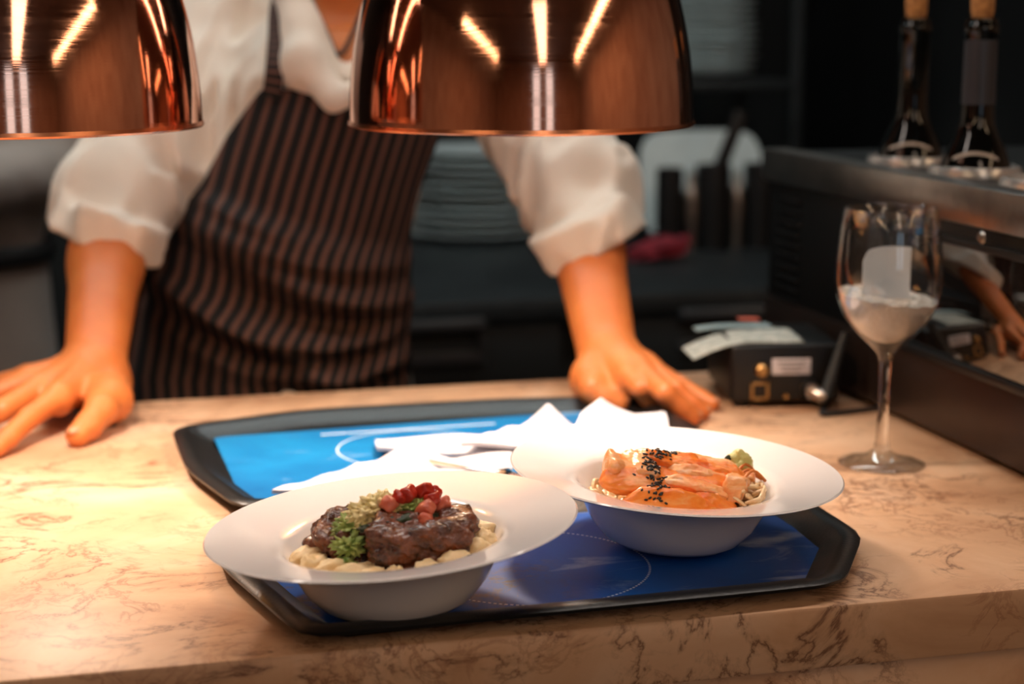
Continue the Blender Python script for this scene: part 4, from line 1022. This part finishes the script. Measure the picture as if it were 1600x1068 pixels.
# ---- apron: a sheet lying on the front of the torso, striped, with folds
edge = [(138, 408, 560), (150, 398, 600), (165, 388, 640), (200, 366, 690), (215, 357, 697), (290, 322, 672), (340, 285, 658), (370, 258, 655), (420, 240, 655), (480, 222, 655), (560, 206, 655), (640, 194, 656), (760, 186, 660), (1000, 180, 664), (1230, 178, 666)]
ez, el_, er = [], [], []
for py, l, r_ in edge:
    a = Yp(l, py, 1.955); b = Yp(r_, py, 1.955); ez.append(a[2]); el_.append(a[0]); er.append(b[0])
ez, el_, er = np.array(ez)[::-1], np.array(el_)[::-1], np.array(er)[::-1]
def front_y(x, z, off):
    q = np.stack([x, np.full_like(x, 1.80), z], 1); hit = np.full(len(x), 2.075)
    yy = np.full_like(x, 1.80); done = np.zeros(len(x), bool)
    for _ in range(120):
        q[:, 1] = yy; d = table_sdf(q, T)-off
        new = (d < 0.0006) & ~done; hit[new] = yy[new]; done |= new
        yy = np.where(done, yy, yy+np.clip(d, .0004, .02)*.7)
        done |= (yy > 2.075)
    return np.minimum(hit, 2.075)
nu, nv = 150, 230; zs = np.linspace(max(ez.min(), .46), ez.max(), nv); uu = np.linspace(0, 1, nu)
Z2, U2 = np.meshgrid(zs, uu, indexing='ij'); L2 = np.interp(Z2, ez, el_); R2 = np.interp(Z2, ez, er)
X2 = L2+(R2-L2)*U2; Y2 = front_y(X2.ravel(), Z2.ravel(), .011).reshape(X2.shape)
Pn = np.stack([X2.ravel(), Y2.ravel()*0, Z2.ravel()], 1)
# cloth folds: long creases sagging across the belly plus soft waves
s_ = (Z2-1.03)
crease = np.zeros_like(X2)
for (zc, xs, slope, curv, amp, wid) in ((1.045, .24, -.30, 1.2, .016, .016), (0.995, .30, -.22, 1.6, .020, .018), (1.085, .20, -.42, .8, .010, .014), (0.945, .27, -.12, 1.8, .018, .016), (0.965, .17, -.55, .5, .012, .014), (0.905, .32, .10, 1.6, .014, .014)):
    line = zc+slope*(X2-xs)+curv*(X2-xs)**2
    crease += 2.0*amp*np.exp(-((Z2-line)/wid)**2)*np.exp(-((X2-xs)/.15)**2)-0.4*amp*np.exp(-((Z2-line+2*wid)/wid)**2)*np.exp(-((X2-xs)/.15)**2)
soft = .0035*wav(Pn, 41, 6, 5).reshape(X2.shape)
bot = np.clip((1.0-Z2)/.1, 0, 1); soft += .008*bot*np.sin(X2*62+4*np.sin(Z2*8))
Y2 = Y2-np.maximum(crease, -.004)-np.maximum(soft, -.006)
V = np.concatenate([np.stack([X2.ravel(), Y2.ravel(), Z2.ravel()], 1), np.stack([X2.ravel(), Y2.ravel()+.0022, Z2.ravel()], 1)])
N = nu*nv; F = []
for j in range(nv-1):
    for i in range(nu-1):
        q = (j*nu+i, j*nu+i+1, (j+1)*nu+i+1, (j+1)*nu+i); F.append(q); F.append(tuple(N+k for k in q[::-1]))
rim = [i for i in range(nu)]+[j*nu+nu-1 for j in range(1, nv)]+[(nv-1)*nu+i for i in range(nu-2, -1, -1)]+[j*nu for j in range(nv-2, 0, -1)]
for k in range(len(rim)): x, y = rim[k], rim[(k+1) % len(rim)]; F.append((y, x, N+x, N+y))
apr = meshobj('apron', V, F, 'apron_stripe', chef)
wref = np.interp(Z2, ez, np.interp(ez, ez, er-el_))
cl = np.interp(Z2, [0.4, 0.9, 1.05, 1.24], [.235, .225, .255, .31])     # cloth axis leans with the torso
ucl = ((X2-cl)/.0158+ .35*wav(Pn, 44, 5, 4).reshape(X2.shape)+crease*22).ravel(); vcl = Z2.ravel()
uvl = apr.data.uv_layers.new(name='cloth'); li = np.empty(len(apr.data.loops), int); apr.data.loops.foreach_get('vertex_index', li)
buf = np.stack([np.concatenate([ucl, ucl])[li], np.concatenate([vcl, vcl])[li]], 1).ravel(); uvl.data.foreach_set('uv', buf)
def strap(pts, wd, name, parent, crossstripe=True):
    S = spline(pts, 30); n = len(S); T_ = np.gradient(S, axis=0); T_ /= np.linalg.norm(T_, axis=1)[:, None]
    V = []; uvs = []; acc = 0
    for i in range(n):
        if i: acc += np.linalg.norm(S[i]-S[i-1])
        s = unit(np.cross(T_[i], FWD)); 
        for k in (-1, 1):
            for o_ in (0, 1): V.append(S[i]+s*k*wd/2+FWD*.0022*o_); uvs.append((acc/.0105, 0))
    F = []
    for i in range(n-1):
        a, b = i*4, i*4+4; F += [(a, a+2, b+2, b), (a+1, b+1, b+3, a+3), (a, b, b+1, a+1), (a+2, a+3, b+3, b+2)]
    F += [(0, 1, 3, 2), (n*4-4, n*4-2, n*4-1, n*4-3)]
    o = meshobj(name, V, F, 'apron_stripe', parent, smooth=False); ul = o.data.uv_layers.new(name='cloth'); li = np.empty(len(o.data.loops), int); o.data.loops.foreach_get('vertex_index', li)
    ul.data.foreach_set('uv', np.array(uvs)[li].ravel())
strap([Dp(424, 152, 1.905), Dp(429, 110, 1.895), Dp(433, 60, 1.915), Dp(438, 0, 1.955), Dp(468, -60, 2.06)], .021, 'neck_strap', apr)
MB().tube(spline([Dp(476, -40, 1.99), Dp(492, 10, 1.955), Dp(510, 50, 1.935), Dp(530, 86, 1.925), Dp(552, 50, 1.935), Dp(572, 0, 1.96), Dp(590, -40, 2.0)], 30), .0028, 6).build('neck_cord', 'cord_black', chef)

# ---- second person, in grey, at the left edge behind the first
gb = np.array([-0.20, 2.72, 0.0])
p2 = empty('person', gb, 'person in grey jacket and grey apron standing at the left edge, mostly hidden', 'person')
def p2_jacket(P):
    q = P-gb
    d = smin(ell(q, (0, 0, 1.22), (.185, .12, .24)), ell(q, (0, .0, 1.02), (.170, .125, .14)), .06)
    for s in (-1, 1):
        d = smin(d, caps(q, np.array([s*.19, 0, 1.36]), np.array([s*.205, .02, 1.09]), .068, .055), .04)
        d = smin(d, caps(q, np.array([s*.205, .02, 1.09]), np.array([s*.075, -.17, 1.08]), .055, .042), .03)
    d = d+.005*wav(P, 51, 6, 6)+.003*wav(P, 52, 14, 5)
    return smax(smax(d, -(q[:, 2]-.955), .004), -caps(q, np.array([0, 0, 1.40]), np.array([0, 0, 1.6]), .06, .06), .005)
V, F = nets(p2_jacket, gb+np.array([-.36, -.3, .93]), gb+np.array([.36, .2, 1.5]), .009, 1); meshobj('jacket', V, F, 'grey_jacket', p2)
def p2_apron(P):
    q = P-gb; d = caps(q*np.array([1, 1.35, 1]), np.array([0, 0, .98]), np.array([0, 0, .42]), .166, .205)
    return smax(smax(d+.006*wav(P, 55, 5, 5, (1.6, 1.6, .5)), q[:, 2]-.975, .003), .40-q[:, 2], .003)
V, F = nets(p2_apron, gb+np.array([-.26, -.22, .36]), gb+np.array([.26, .22, 1.02]), .011, 1); meshobj('apron', V, F, 'grey_jacket', p2)
MB().lathe([(0.178, 0.0), (0.181, 0.002), (0.181, 0.026), (0.178, 0.028)], (0, 0, 0), 48, close=True)
bl = MB().lathe([(0.176, 0.0), (0.182, 0.002), (0.182, 0.028), (0.176, 0.03)], (0, 0, 0), 48, close=True); A = np.array(bl.V)*np.array([1, .76, 1])+gb+np.array([0, 0, .952]); meshobj('waist_tie', A, bl.F, 'cord_black', p2)
c2 = gb+np.array([0, -.02, 1.60])
def p2_body(P):
    d = head_parts(P, c2, gb+np.array([0, .01, 1.36]), gb+np.array([0, 0, 1.52]))
    q = P-gb
    for s in (-1, 1):
        w = np.array([s*.065, -.185, 1.08+s*.012]); d = smin(d, chain(q, [np.array([0, 0, 1.36]), np.array([s*.18, 0, 1.34]), np.array([s*.19, .02, 1.09]), w], [.06, .045, .036, .027], .02), .02)
        d = smin(d, ell(q, w+np.array([-s*.03, -.035, -.01]), (.034, .036, .016)), .02)
        for k in range(4): d = smin(d, chain(q, [w+np.array([-s*.045+s*.018*(k-1.5)*.6, -.055, -.005-.004*k]), w+np.array([-s*.07+s*.01*k, -.085, -.015-.004*k]), w+np.array([-s*.10+s*.01*k, -.075, -.03-.004*k])], [.010, .009, .008], .003), .006)
        d = smin(d, chain(q, [w+np.array([-s*.015, -.03, .0]), w+np.array([-s*.04, -.06, .018]), w+np.array([-s*.07, -.075, .012])], [.012, .0105, .009], .003), .006)
    return d
V, F = nets(p2_body, gb+np.array([-.3, -.36, .93]), gb+np.array([.3, .16, 1.75]), .008, 1); meshobj('body', V, F, 'skin', p2)
face_bits(c2, p2)
def p2_tr(P):
    q = P-gb; d = None
    for s in (-1, 1):
        c = caps(q, np.array([s*.09, .01, .85]), np.array([s*.10, .02, .08]), .08, .055); d = c if d is None else smin(d, c, .02)
    return d
V, F = nets(p2_tr, gb+np.array([-.22, -.16, .0]), gb+np.array([.22, .16, .97]), .012, 1); meshobj('trousers', V, F, 'trousers_black', p2)
for s in (-1, 1):
    a = gb+np.array([s*.10, .02, 0])
    def sh_(P, a=a): return smax(smin(caps(P, a+np.array([0, .02, .045]), a+np.array([0, -.15, .035]), .045, .036), caps(P, a+np.array([0, .02, .05]), a+np.array([0, .02, .10]), .045, .045), .02), .004-P[:, 2], .004)
    V, F = nets(sh_, a+np.array([-.07, -.22, -.01]), a+np.array([.07, .1, .14]), .009, 1); meshobj('shoe', V, F, 'black_plastic', p2)
